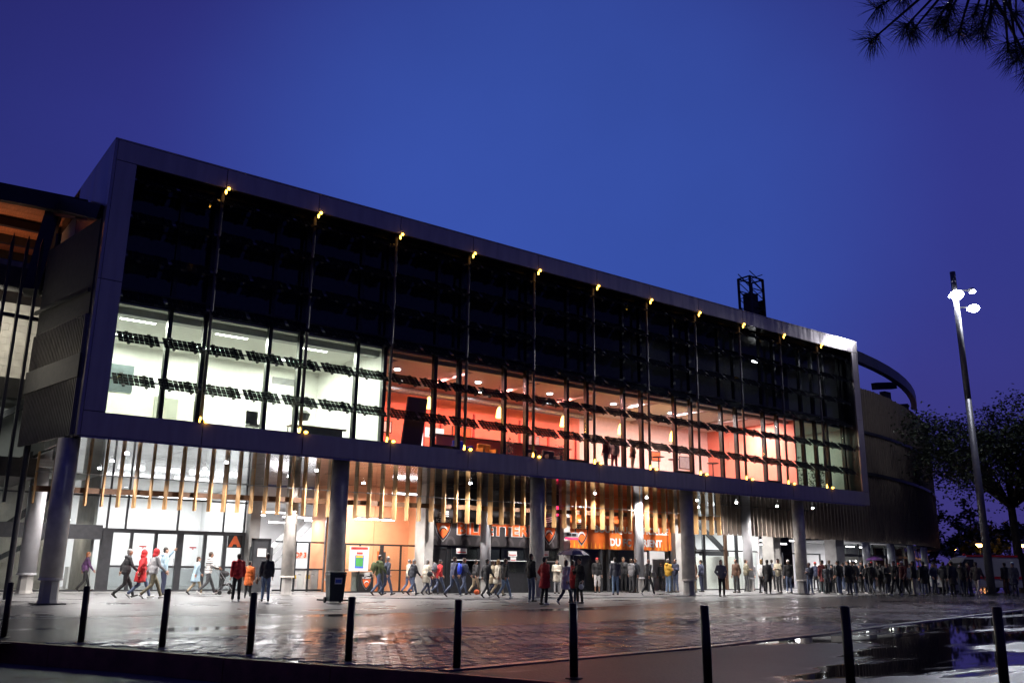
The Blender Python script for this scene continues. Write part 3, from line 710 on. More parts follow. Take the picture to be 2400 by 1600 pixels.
# ---------------------------------------------------------------- ground floor fronts
def tube_light(x, y, z, L, parent, pw=60, col=(1,.98,1.), along='x', lab=None):
    ax = (L/2,0,0) if along == 'x' else (0,L/2,0)
    q = part('light_fitting', MB().obox((x,y,z+.06), ax, (0,.07,0) if along=='x' else (.07,0,0), (0,0,.035)), 'whiteprint', parent)
    d = part('tube', MB().obox((x,y,z-.005), tuple(a*.98 for a in ax), (0,.05,0) if along=='x' else (.05,0,0), (0,0,.028)), 'tube', q)
    if pw: lamp('AREA', (x,y,z-.06), pw, col, L, sy=.25, rot=(0,0,0 if along=='x' else R(90)))
LY = 13.2
lb = thing('entrance_lobby', 'tall bright glazed lobby with dark double doors at the left end', 'building', (0,LY,0))
part('lobby_floor', MB().box(-9,7.3,LY,22,0,.035), 'floor', lb)
part('back_wall', MB().box(-1.2,7.3,21.6,21.8,0,5.2), 'whitecool', lb); part('block_wall', MB().box(-9,-1.2,17,17.2,0,5.2), 'concwall', lb)
part('side_wall', MB().box(-1.3,-1.2,17.2,21.6,0,5.2), 'whitecool', lb); part('side_wall', MB().box(7.3,7.45,13.6,21.6,0,5.2), 'whitecool', lb)
part('ceiling', MB().box(-9,7.3,LY+.05,21.8,5.13,5.23), 'whitecool', lb); part('partition', MB().box(-.20,-.08,13.4,16.99,.03,5.12), 'concwall', lb)  # partition added to keep the lobby light off the left side
for x in (1.5,3.2,4.9,6.2):
    for y in (14.8,17.2,19.6): tube_light(x,y,4.75 if y>15 else 4.6,1.25,lb,58)
tube_light(-1.2,15.6,3.2,.9,lb,30,(1.,.86,.7)); tube_light(-4.6,15.4,4.4,1.2,lb,26,(1.,.97,.85)); tube_light(-7.6,15.4,4.4,1.2,lb,18,(1.,.97,.85))
for j in range(9):
    for i in range(14):
        xx = -8.9+i*.55+(.27 if j%2 else 0); zz = .04+j*.285
        if xx < -5.2 or xx > -1.75: continue
        part('block', MB().box(xx,xx+.54,16.965,17.0,zz,zz+.275), 'concwall', lb)
part('stair_stringer', MB().bar((-6,15.8,.4),(-1.6,15.8,4.4),.10,.30).bar((-1.6,15.6,2.5),(-5.2,15.6,.4),.08,.22), 'greyframe', lb)
part('wall_poster', MB().box(.25,.75,18.2,18.3,1.1,1.9), 'orangeprint', lb)
part('reception_desk', MB().box(-.2,1.6,17.4,18.2,.03,1.05), 'whitecool', lb)
bandL = part('canopy_band', MB().box(-9,.1,LY-.35,LY+.02,2.27,2.90), 'greyframe', lb)
# frames
fr = [(.13,.64),(1.40,1.53),(2.48,2.62),(3.52,3.81),(4.77,4.92),(5.74,5.92),(6.66,6.80)]
for a, b in fr: part('mullion', MB().box(a,b,LY-.09,LY+.07,.03,2.76), 'greyframe', lb)
for a in (.33,1.14,3.48,5.68,6.72): part('mullion', MB().box(a-.035,a+.035,LY-.07,LY+.07,2.76,5.13), 'greyframe', lb)
part('transom', MB().box(.0,6.8,LY-.1,LY+.08,2.60,2.79), 'greyframe', lb); part('transom', MB().box(-9,6.8,LY-.07,LY+.06,4.18,4.25), 'greyframe', lb)
for a in (-8,-6.2,-4.4,-2.6): part('mullion', MB().box(a-.04,a+.04,LY-.07,LY+.07,.03,5.13), 'greyframe', lb)
part('threshold', MB().box(-9,6.8,LY-.1,LY+.08,.02,.09), 'greyframe', lb)
for (a,b),(c,d) in zip(fr, fr[1:]):
    dr = part('door' if b > 1 and c < 5 else 'side_panel', MB().box(b+.002,c-.002,LY-.03,LY+.03,1.06,1.16), 'greyframe', lb)
    part('door_pane', MB().box(b+.003,c-.003,LY-.01,LY+.01,1.165,2.597), 'pane', dr); part('kick_pane', MB().box(b+.003,c-.003,LY-.01,LY+.01,.092,1.055), 'frost', dr)
    if b > 1 and c < 5: part('handle', MB().tube((c-.08,LY-.07,.85),(c-.08,LY-.07,1.5),.014,n=6), 'galv', dr)
up_x = [-9,-8,-6.2,-4.4,-2.6,.33,1.14,3.48,5.68,6.72]
for a, b in zip(up_x, up_x[1:]):
    part('window_pane', MB().box(a+.045,b-.045,LY-.011,LY+.011,(2.905 if a < 0 else 2.80),4.175), 'pane', lb)
    part('window_pane', MB().box(a+.045,b-.045,LY-.011,LY+.011,4.26,5.12), 'pane', lb)
    if a < -2.6: part('window_pane', MB().box(a+.045,b-.045,LY-.011,LY+.011,.095,2.26), 'pane', lb)
part('window_pane', MB().box(-2.55,.12,LY-.011,LY+.011,.095,2.26), 'pane', lb)
for x in (2.0,4.3):
    s = part('no_entry_sticker', MB().box(x-.16,x+.16,LY-.018,LY-.012,1.98,2.04), 'red', lb); part('arrow', MB().prism([(x-.05,1.97),(x,1.90),(x+.05,1.97)],'y',LY-.018,LY-.012), 'red', s)
pr2 = single('concrete_pier', MB().box(6.84,7.36,12.7,13.6,0,5.14), 'concwall', 'grey concrete pier right of the letter A and the lobby doors', 'pier')
sg = thing('letter_sign', 'orange letter A on the black panel above the last lobby door', 'sign', (6.24,LY-.12,2.34))
part('board', MB().box(5.93,6.65,LY-.13,LY-.10,2.04,2.63), 'blackprint', sg)
text('letter', 'A', 5.97,6.60,2.08,2.60, LY-.131, 'orangeprint', sg, .06)

# open hall with gates
hl = thing('turnstile_hall', 'white open hall with long tube lights behind steel gates', 'building', (8.6,10.5,0))
part('hall_floor', MB().box(7.46,12.5,10.2,24,0,.036), 'floor', hl); part('back_wall', MB().box(7.46,12.6,22,22.2,0,5.2), 'whitecool', hl); part('side_wall', MB().box(12.5,12.6,10.2,22,0,5.2), 'whitecool', hl)
part('ceiling', MB().box(7.46,12.5,13.25,22,4.6,4.7), 'whitecool', hl); part('ceiling_beam', MB().box(7.46,12.5,13.0,13.24,4.3,5.1), 'whitecool', hl)
for y,z in ((11.4,3.55),(14.2,3.9),(17.4,3.9),(20.4,3.9)): tube_light(8.7,y,z,1.5,hl,110); 
for y,z in ((13.9,3.55),(18.8,3.6)): tube_light(11.0,y,z,1.5,hl,90)
part('stair_stringer', MB().bar((8.6,16,1.2),(11.0,16,3.6),.9,.25).bar((9,15.4,1.0),(11.3,15.4,3.3),.06,.06), 'greywall', hl)
part('steel_door', MB().box(6.30,7.02,10.6,10.66,.03,2.36), 'greyframe', hl); part('door_frame', MB().box(6.2,6.30,10.56,10.68,.03,2.46).box(7.02,7.12,10.56,10.68,.03,2.46).box(6.2,7.12,10.56,10.68,2.36,2.46), 'mull', hl)
part('notice', MB().box(6.48,6.90,10.55,10.565,1.62,2.0), 'paper', hl)
part('cabinet', MB().box(6.9,8.0,12.4,12.6,.03,2.1), 'greyframe', hl)
gf = MB()
for a in (7.75,8.35,9.05,9.9): part('gate_post', MB().box(a-.04,a+.04,10.46,10.54,.03,2.36), 'mull', hl)
part('gate_rail', MB().box(7.3,9.94,10.47,10.53,2.30,2.37), 'mull', hl); part('gate_rail', MB().box(7.3,9.94,10.47,10.53,1.05,1.11), 'mull', hl); part('gate_rail', MB().box(7.3,9.94,10.47,10.53,.06,.14), 'mull', hl)
part('tall_frame', MB().box(9.86,9.95,10.2,10.3,0,3.4).box(9.72,9.78,10.2,10.3,0,3.4), 'galv', hl)
part('lamp_arm', MB().bar((9.75,10.2,3.55),(10.6,9.9,3.55),.05,.05).bar((9.75,10.2,3.35),(9.75,10.2,3.6),.05,.05), 'mull', hl)
ts = thing('gate_number_sign', 'small white sign lettered in orange inside the turnstile hall', 'sign', (9.0,12.0,1.7))
part('board', MB().box(8.75,9.65,12.0,12.03,1.55,1.95), 'whiteprint', ts); text('lettering', 'TOP 3', 8.82,9.58,1.62,1.88,11.995,'orangeprint',ts,.03)
for i,x in enumerate((8.55,9.25,9.95,10.6)):
    t = thing('turnstile', ['beige turnstile behind the gates, beside the gate number sign','cream turnstile with yellow sticker behind the gates','turnstile half hidden by the wheeled bin','last turnstile, just right of the wheeled bin'][i], 'turnstile', (x,11.3,0), 'turnstiles behind the gates')
    part('cabinet', MB().box(x-.17,x+.17,10.9,11.9,.03,1.0), ['whitecool','white','concwall','concwall'][i], t); part('top', MB().box(x-.19,x+.19,10.88,11.92,1.0,1.05), 'galv', t)
    part('sticker', MB().box(x-.10,x+.10,10.89,10.9,.62,.8), ['yellow','yellow','blueprint','yellow'][i], t); part('arm', MB().tube((x+.17,11.3,.85),(x+.55,11.3,.80),.02,n=6), 'galv', t)

# orange wall kiosk
ok = thing('kiosk', 'orange painted wall behind a black framed glass screen', 'building', (12,8.5,0))
part('wall', MB().box(9.9,12.1,9.7,9.9,0,5.14), 'orangewall', ok); part('wall', MB().box(12.12,14.2,9.7,9.9,0,5.14), 'orangewall', ok); part('side_return', MB().box(9.8,9.9,9.7,12,0,5.14), 'orangewall', ok)
part('floor', MB().box(9.9,14.1,8.4,9.7,0,.037), 'floor', ok); part('side_return', MB().box(14.1,14.25,7.0,12,0,5.14), 'orangewall', ok)
part('frame', MB().box(9.92,14.0,8.46,8.54,2.22,2.30).box(9.92,14.0,8.46,8.54,1.05,1.10).box(9.92,14.0,8.46,8.54,.03,.10), 'mull', ok)
for a,wd in ((9.94,.05),(10.75,.02),(11.93,.09),(13.0,.03),(13.95,.05)): part('frame_post', MB().box(a-wd,a+wd,8.45,8.55,.03,2.30), 'mull', ok)
for a,b in ((9.99,11.84),(12.02,12.97),(13.03,13.9)): part('glass_pane', MB().box(a,b,8.49,8.51,.10,1.05), 'pane', ok); part('glass_pane', MB().box(a,b,8.49,8.51,1.10,2.22), 'pane', ok)
part('doorway', MB().box(12.35,12.8,9.66,9.70,.03,1.98), 'signorange', ok); part('door', MB().box(12.44,12.8,9.63,9.66,.03,1.95), 'greyframe', ok)
part('box_board', MB().box(10.5,11.6,8.7,8.75,.04,.98), 'concwall', ok)
tube_light(11.0,7.6,3.42,2.1,ok,125,(1,.95,.9)); tube_light(12.8,8.0,4.75,1.4,ok,55,(1,.95,.9))
cbd = thing('crest_board', 'small black board with an orange crest at the foot of the orange wall', 'sign', (11.1,8.6,.5))
part('board', MB().box(10.74,11.50,8.40,8.44,.10,.88), 'blackprint', cbd)
def crest(par, cx, ztop, wd, ht, y, small=False):
    """shield: white and black striped head, club name, orange field with a leaping fish"""
    def sh(sc_, dz=0):
        w = wd/2*sc_; pts = []
        for k in range(0,9):
            t = k/8; pts.append((cx-w*(1-t**2.2), ztop-ht*.30-(ht*.70*sc_)*t))
        L = [(cx-w,ztop-ht*.16)]+pts; Rr = [(2*cx-a,b) for a,b in reversed(L[:-1])]
        return L+Rr
    s = part('crest', MB().prism(sh(1.0),'y',y-.012,y), 'greyprint', par)
    part('crest_edge', MB().prism(sh(.94),'y',y-.018,y-.012), 'blackprint', s)
    part('crest_field', MB().prism(sh(.82),'y',y-.024,y-.018), 'orangeprint', s)
    part('crest_band', MB().box(cx-wd/2,cx+wd/2,y-.030,y-.013,ztop-ht*.34,ztop-ht*.16), 'blackprint', s)
    text('crest_lettering', 'FC LORIENT', cx-wd*.44,cx+wd*.44,ztop-ht*.31,ztop-ht*.20,y-.031,'whiteprint',s,.01,.004)
    b = MB()
    for k in range(3):   # waving stripes of the head
        z = ztop-ht*.13+k*ht*.075; n = 6
        for q in range(n):
            a0 = cx-wd*.26+wd*.55*q/n; a1 = cx-wd*.26+wd*.55*(q+1)/n; f = lambda a: z+ht*.025*math.sin((a-cx)/wd*7)
            i = len(b.v); b.quad([(a0,y-.028,f(a0)),(a1,y-.028,f(a1)),(a1,y-.028,f(a1)+ht*.04),(a0,y-.028,f(a0)+ht*.04)])
    part('crest_stripes', b, 'whiteprint', s)
    f = MB(); n = 10; out = []; inn = []
    for k in range(n+1):
        an = R(195-k*190/n); ro = wd*.24; th = wd*.11*math.sin(math.pi*(k+.6)/(n+1.2)); zc = ztop-ht*.60
        out.append((cx+math.cos(an)*ro, y-.026, zc+math.sin(an)*ro*1.05)); inn.append((cx+math.cos(an)*(ro-th), y-.026, zc+math.sin(an)*(ro-th)*1.05))
    for k in range(n): f.quad([out[k],inn[k],inn[k+1],out[k+1]])
    part('crest_fish', f, 'whiteprint', s)
    b = MB()
    for k in range(n):
        p = [inn[k], tuple(Vector(inn[k]).lerp(Vector((cx,y-.026,ztop-ht*.62)),.35)), tuple(Vector(inn[k+1]).lerp(Vector((cx,y-.026,ztop-ht*.62)),.35)), inn[k+1]]
        b.quad(p)
    part('crest_black_arc', b, 'blackprint', s)  # black printed arc inside the fish
    return s
crest(cbd, 11.12, .90, .52, .74, 8.398)
ps = thing('poster', 'white poster with a green and red print on the orange wall screen', 'poster', (10.68,8.4,1.6))
part('sheet', MB().box(10.18,11.20,8.43,8.445,1.02,2.16), 'paper', ps); part('header', MB().box(10.24,11.14,8.424,8.43,2.02,2.14), 'red', ps); text('header_lettering','BILLETS',10.34,11.04,2.04,2.12,8.4235,'blackprint',ps,.0,.003)
part('print', MB().box(10.52,10.90,8.424,8.43,1.24,1.62), 'greenprint', ps); part('print_frame', MB().box(10.48,10.94,8.426,8.431,1.15,1.76), 'blueprint', ps); part('print_top', MB().box(10.52,10.90,8.424,8.43,1.64,1.74), 'yellow', ps); part('caption', MB().box(10.55,10.87,8.424,8.43,1.80,1.90), 'red', ps)
for a, lab, x0, x1, y0 in ((1,'grey concrete pier between the orange wall and the ticket office',12.92,13.40,6.15),(2,'narrow concrete pier between the ticket office and the shop',21.62,22.06,6.2),(3,'concrete pier right of the shop sign, behind the big column',30.25,30.85,6.2),(4,'dark concrete pier right of the stair window',40.4,41.2,6.9),(5,'wide concrete pier below the start of the drum',46.6,47.6,6.3)):
    single('concrete_pier', MB().box(x0,x1,y0,y0+.9,0,5.14), 'concwall', lab, 'pier')

# ticket office
tk = thing('ticket_office', 'black ticket office front with dark windows and white notices', 'building', (17.5,6.6,0))
part('wall', MB().box(13.4,21.62,6.62,6.8,0,5.14), 'dark', tk)
part('doorway', MB().box(13.5,14.42,6.59,6.615,.03,2.12), 'blackprint', tk); part('door_frame', MB().box(13.42,13.5,6.55,6.61,.03,2.2).box(14.42,14.50,6.55,6.61,.03,2.2).box(13.42,14.5,6.55,6.61,2.12,2.2), 'mull', tk)
for x0,x1 in ((14.75,16.3),(16.9,17.7),(17.75,19.25),(19.8,21.4)):
    q = part('ticket_window', MB().box(x0,x1,6.58,6.615,1.05,2.2), 'pane', tk); part('window_frame', MB().box(x0-.05,x0,6.56,6.62,1.0,2.26).box(x1,x1+.05,6.56,6.62,1.0,2.26), 'mull', q)
    part('counter', MB().box(x0-.02,x1+.02,6.40,6.62,1.58,1.62), 'whiteprint', q); part('lower_panel', MB().box(x0,x1,6.58,6.618,.05,.98), 'steel', q)
for i,(x,z,wd,hh) in enumerate(((15.3,2.03,.62,.26),(18.45,1.95,.56,.26),(18.5,1.68,.36,.22),(20.55,2.0,.60,.28))):
    n = single('notice', MB().box(x-wd/2,x+wd/2,6.535,6.55,z-hh/2,z+hh/2), 'paper', ['white notice on the first ticket window','upper white notice on the middle ticket window','small square notice below another on the middle ticket window','white notice on the ticket window right of the big column'][i], 'notice')
    part('print', MB().box(x-wd*.4,x+wd*.4,6.531,6.535,z-hh*.3,z-hh*.12), 'red', n)
sg = thing('ticket_sign', 'long black sign with orange letters and two crests above the ticket office', 'sign', (17.5,6.5,3.1))
part('board', MB().box(13.42,21.6,6.50,6.58,2.29,3.98), 'signblack', sg)
text('lettering','BILLETTERIE',14.95,20.15,2.80,3.44,6.495,'whiteprint',sg,.075,.01); text('lettering','BILLETTERIE',14.99,20.11,2.83,3.41,6.48,'orangeprint',sg,.035,.012)
crest(sg,14.15,3.80,.98,1.36,6.498); crest(sg,20.82,3.80,1.02,1.36,6.498)
gb = MB()
for k in range(9):   # faint grey print along the bottom of the board
    x = 13.7+k*.9; n = 8
    for q in range(n):
        a0, a1 = math.pi*q/n, math.pi*(q+1)/n; ro, ri = .30, .19
        gb.quad([(x+ro*math.cos(a0),6.497,2.34+ro*1.3*math.sin(a0)),(x+ri*math.cos(a0),6.497,2.34+ri*1.3*math.sin(a0)),(x+ri*math.cos(a1),6.497,2.34+ri*1.3*math.sin(a1)),(x+ro*math.cos(a1),6.497,2.34+ro*1.3*math.sin(a1))])
part('print', gb, pm('dark grey print',(.075,.068,.07),.4), sg)
ls = thing('led_display', 'small black and grey box with a red lit display beside the shop sign', 'sign', (21.75,5.95,3.0))
part('casing', MB().box(21.25,22.25,5.75,5.95,2.78,3.12), 'greyprint', ls); part('display', MB().box(21.32,22.22,5.735,5.75,2.74,2.84), 'ledred', ls); part('lettering_panel', MB().box(21.45,21.75,5.742,5.75,2.93,3.06).box(21.8,22.1,5.742,5.75,2.93,3.06), 'blackprint', ls)
rl = single('red_lantern', MB().box(20.75,20.98,5.9,6.1,3.95,4.45), 'ledred', 'glowing red lantern hung between the timber boards', 'lamp')

# club shop
sh = thing('shop', 'dark shop front with a doorway under a bright orange sign', 'building', (26,6.6,0))
part('wall', MB().box(22.06,30.25,6.75,6.9,2.3,5.14), 'signorange', sh); part('interior_wall', MB().box(22.06,30.25,8.6,8.7,0,2.4), 'dark', sh); part('interior_ceiling', MB().box(22.06,30.25,6.62,8.7,2.36,2.42), 'dark', sh); part('interior_floor', MB().box(22.06,30.25,6.6,8.6,0,.036), 'darkfloor', sh)
for x in (22.12,24.65,25.2,28.35,30.2): part('door_post', MB().box(x-.06,x+.06,6.55,6.68,.03,2.36), 'greyframe', sh)
for a,b in ((22.19,24.58),(25.27,28.28)): part('shop_window', MB().box(a,b,6.60,6.62,.05,2.34), 'pane', sh)
for i,(x,z,wd,hh,mt) in enumerate(((23.0,2.1,.45,.3,'greyprint'),(25.5,1.55,.28,.3,'paper'),(24.3,1.05,.4,.35,'greyprint'),(28.0,1.85,.45,.75,'paper'))):
    single('notice', MB().box(x-wd/2,x+wd/2,6.575,6.59,z-hh/2,z+hh/2), mt, ['grey notice on the shop window behind the umbrella','small square notice on the shop door post','low grey notice on the shop window','tall pale poster left of the shop doorway'][i], 'notice')
sg = thing('shop_sign', 'long orange sign with white lettering and a crest above the shop', 'sign', (26,6.5,3.1))
part('board', MB().box(22.1,30.2,6.50,6.58,2.33,3.98), 'signorange', sg)
text('lettering','BOUTIQUE OFFICIELLE',24.1,29.95,3.14,3.60,6.49,'whiteprint',sg,.035,.012); text('lettering','DU FC LORIENT',25.25,29.4,2.50,2.93,6.49,'whiteprint',sg,.035,.012)
crest(sg,23.12,3.80,.98,1.36,6.498)
fl = MB()
for k in range(26):   # flame print along the lower edge
    x = 22.3+k*.31; h = .18+.22*abs(math.sin(k*1.7)); fl.quad([(x-.07,6.497,2.34),(x+.07,6.497,2.34),(x+.03,6.497,2.34+h*.7),(x-.02,6.497,2.34+h)])
part('print', fl, pm('amber print',(.78,.30,.03),.45), sg)
single('orange_bag', MB().ball((14.9,4.6,.15),(.16,.12,.13),8), 'orangeprint', 'small orange bag on the pavement below the ticket windows', 'bag', smooth=True)

# stair hall
sr = thing('stair_hall', 'bright white stair hall behind tall brown posts, right of the shop', 'building', (36,8.2,0))
part('floor', MB().box(30.9,40.4,8.0,15,0,.038), 'floor', sr); part('back_wall', MB().box(30.9,40.4,14.0,14.2,0,5.2), 'whitecool', sr); part('side_wall', MB().box(40.25,40.4,8,14,0,5.2), 'whitecool', sr); part('side_wall', MB().box(30.85,30.95,7.1,14,0,5.2), 'whitecool', sr); part('ceiling', MB().box(30.9,40.4,8.3,14,5.13,5.2), 'whitecool', sr)
part('low_wall', MB().box(35.6,40.2,9.5,9.6,.04,2.15), 'white', sr)
for x,wd,mt in ((33.2,.06,'mull'),(34.85,.10,'greyframe'),(36.95,.12,'beam'),(38.05,.10,'greyframe'),(33.95,.05,'mull')): part('post', MB().box(x-wd,x+wd,8.0,8.14,.03,5.12), mt, sr)
part('transom', MB().box(31,40.2,8.03,8.11,2.44,2.52), 'mull', sr); part('transom', MB().box(31,40.2,8.03,8.11,.03,.10), 'mull', sr)
xs = [31,33.2,34.85,36.95,38.05,40.2]
for a,b in zip(xs,xs[1:]): part('window_pane', MB().box(a+.13,b-.13,8.06,8.08,.11,2.43), 'pane', sr); part('window_pane', MB().box(a+.13,b-.13,8.06,8.08,2.53,5.1), 'pane', sr)
dr = part('door', MB().box(33.2,34.8,7.95,8.02,2.25,2.42).box(33.2,33.32,7.95,8.02,.04,2.25).box(34.62,34.8,7.95,8.02,.04,2.25), 'blackprint', sr)
part('stair_stringer', MB().bar((35.0,11.2,1.1),(37.6,11.2,2.75),.12,.34), 'beam', sr); part('stair_stringer', MB().bar((36.4,10.6,4.9),(40.2,10.6,2.3),.12,.36), 'blackprint', sr); part('landing_edge', MB().box(37.4,40.2,10.5,10.7,2.2,2.5), 'blackprint', sr)
for k in range(12): part('stair_tread', MB().box(33.9+k*.22,34.8+k*.22,11.5,12.9,1.0+k*.2,1.04+k*.2), 'galv', sr)
for k in range(9): part('stair_tread', MB().box(33.8+k*.3,35.2+k*.3,11.5,12.9,4.6-k*.2,4.66-k*.2), 'galv', sr)
for x in (33.0,35.4,38.4): tube_light(x,10.0,4.7,1.4,sr,100,(1,.97,1)); 
tube_light(34.4,13.2,3.4,1.2,sr,70); tube_light(38.4,12.6,3.6,1.2,sr,70)

# right hall and the rooms under the drum
rh = thing('right_hall', 'white hall with glowing tube lights at the right end, behind the crowd', 'building', (44,8,0))
part('floor', MB().box(40.4,47,7.2,15,0,.039), 'floor', rh); part('back_wall', MB().box(40.4,47,14.5,14.7,0,5.2), 'whitecool', rh); part('ceiling', MB().box(40.4,47,6.6,14.5,4.6,4.7), 'whitecool', rh); part('stair_stringer', MB().bar((43.4,12,.8),(46.4,12,3.2),.9,.2), 'greywall', rh)
part('door_frame', MB().box(42.2,46.5,7.5,7.58,2.38,2.46).box(42.2,42.28,7.5,7.58,.03,2.38).box(44.3,44.38,7.5,7.58,.03,2.38).box(46.4,46.5,7.5,7.58,.03,2.38), 'mull', rh); part('cupboard', MB().box(43.2,43.6,9,9.3,.03,2.2), 'greyframe', rh)
for x,y,z in ((41.4,8.2,3.25),(43.0,10.2,3.05),(44.4,8.0,3.3),(45.4,10.0,3.15),(42.6,13.0,3.0),(45.6,13,3.0)): tube_light(x,y,z,1.3,rh,75,(1,.95,1.))
dr_ = thing('drum_arcade', 'row of lit rooms and pale columns beneath the curving timber drum', 'building', (55,8,0))
for k in range(9):
    s0 = 6.2+k*2.6; s1 = s0+2.6; a,b = path(s0,5.5),path(s1,5.5)
    d = (b-a).normalized(); n = Vector((-d.y,d.x,0)); c = (a+b)/2
    part('back_wall', MB().obox((c.x,c.y,1.7), tuple(d*1.3), tuple(n*.06), (0,0,1.7)), 'whitecool' if k < 3 else 'greywall', dr_)
    a2,b2 = path(s0,1.6),path(s1,1.6); c2 = (a2+b2)/2
    part('transom', MB().obox((c2.x,c2.y,2.42), tuple(d*1.3), tuple(n*.05), (0,0,.09)), 'mull', dr_); part('window_pane', MB().obox((c2.x,c2.y,2.9), tuple(d*1.26), tuple(n*.012), (0,0,.38)), 'pane', dr_)
    part('mullion', MB().obox((a2.x,a2.y,1.65), tuple(d*.05), tuple(n*.05), (0,0,1.62)), 'mull', dr_)
    part('ceiling', MB().obox((c.x-n.x*2.0,c.y-n.y*2.0,3.42), tuple(d*1.3), tuple(n*2.2), (0,0,.05)), 'whitecool', dr_)
    if k < 3 : tube_light(c2.x+.2,c2.y+1.4,3.12,1.0,dr_,85)
    if k in (1,2): tube_light(c2.x+.1,c2.y+2.4,2.05,1.1,dr_,30)
    if k in (4,6): lamp('AREA',(c2.x+.2,c2.y+1.2,3.2),30,(1,.97,.9),.8,sy=.4)
for i,s in enumerate((8.0,12.6,17.8,23.0)):
    p = path(s,.2); column(['pale column at the left end of the rooms under the drum','second pale column under the drum, above the queue','third pale column under the drum','last pale column under the far end of the drum'][i], p.x, p.y+.5, .27, 3.35, 'paintcol', .7, False)
# ---------------------------------------------------------------- people
CL = dict(plum=(.09,.035,.11), black=(.012,.012,.014), charcoal=(.035,.035,.038), red=(.50,.022,.025), denim=(.075,.10,.17), palegrey=(.42,.42,.43), khaki=(.16,.14,.09),
 iceblue=(.30,.42,.50), navy=(.022,.028,.06), beige=(.33,.27,.18), white=(.66,.64,.62), darkgrey=(.045,.046,.05), orange=(.62,.13,.02), ink=(.020,.023,.032), lightdenim=(.16,.24,.36),
 olive=(.07,.09,.035), slate=(.055,.065,.10), cream=(.55,.50,.40), maroon=(.12,.018,.02), steelblue=(.08,.09,.16), lilac=(.50,.46,.56), slategrey=(.09,.095,.115), grey=(.20,.20,.21),
 yellow=(.56,.32,.035), brown=(.10,.05,.03), sand=(.40,.36,.26), striped=(.6,.6,.6))
CLM = {}
def cloth(c):
    if c not in CLM: CLM[c] = pm('cloth '+c, CL[c], .75, 0, .18, 9., .12, 60)
    return CLM[c]
HAIRC = dict(dark=(.02,.014,.01), black=(.008,.008,.009), brown=(.05,.028,.016), grey=(.20,.19,.18), blonde=(.35,.22,.09), ginger=(.22,.07,.02))
HM = {k: pm('hair '+k, v, .5, 0, .3, 30., .2, 90) for k, v in HAIRC.items()}
SKIN = [pm('skin', (.48,.27,.19), .5, 0, .08, 9.), pm('skin tan', (.36,.19,.12), .5, 0, .08, 9.)]
EYE = pm('eye', (.02,.015,.012), .2); LIP = pm('lip', (.32,.10,.09), .45)
SHOED = pm('dark shoe', (.018,.016,.015), .4, 0, .2); SHOEW = pm('white shoe', (.6,.6,.58), .5, 0, .1)
def cap2(b, p0, p1, r0, r1, n=8):
    b.tube(p0, p1, r0, r1, n); b.ball(p0, r0*1.0, n); b.ball(p1, r1*1.0, n)
def solidify(b, vox, name, mats, sm=4, wr=0., seed=0.):
    """fuse overlapping lobes into one continuous skin"""
    me = b.mesh('tmp', [])
    o = bpy.data.objects.new('tmp', me); WS.collection.objects.link(o)
    m = o.modifiers.new('r', 'REMESH'); m.mode = 'VOXEL'; m.voxel_size = vox; m.use_smooth_shade = True
    s = o.modifiers.new('s', 'SMOOTH'); s.iterations = sm; s.factor = .5
    dg = wdg(); r = bpy.data.meshes.new_from_object(o.evaluated_get(dg))
    bpy.data.objects.remove(o); bpy.data.meshes.remove(me)
    if wr:
        vs = r.vertices
        for v in vs:
            q = v.co*14.; d = noise.noise(Vector((q.x+seed, q.y, q.z*.7)))+.5*noise.noise(Vector((q.x*.6, q.y*.6+seed, q.z*2.2)))
            v.co += v.normal*(d*wr)
    r.materials.clear()
    for mt in mats: r.materials.append(mt)
    r.polygons.foreach_set('use_smooth', [True]*len(r.polygons)); r.name = name
    return r
def hand(b, wr_, d, side, r=1.):
    """palm with four bent fingers and a thumb; d = forearm direction"""
    d = Vector(d).normalized(); lat = Vector((1,0,0))-d*d.x
    lat = lat.normalized() if lat.length > .1 else Vector((0,0,1)); nrm = d.cross(lat)*side
    w0 = Vector(wr_); c = w0+d*.045
    b.obox(c, d*.045*r, lat*.038*r, nrm*.013*r)
    for k,(o_,L) in enumerate(((-.029,.062),(-.010,.074),(.010,.078),(.029,.068))):
        p = c+d*.042+lat*o_; q = p+d*L*.5-nrm*.006; e = q+d*L*.42-nrm*.022
        b.tube(p, q, .0088, .008, 5); b.tube(q, e, .008, .0062, 5)
    p = c-d*.015+lat*.036; q = p+d*.03+lat*.022-nrm*.008; e = q+d*.03-nrm*.012; b.tube(p, q, .011, .010, 5); b.tube(q, e, .010, .0075, 5)
NPER = 0
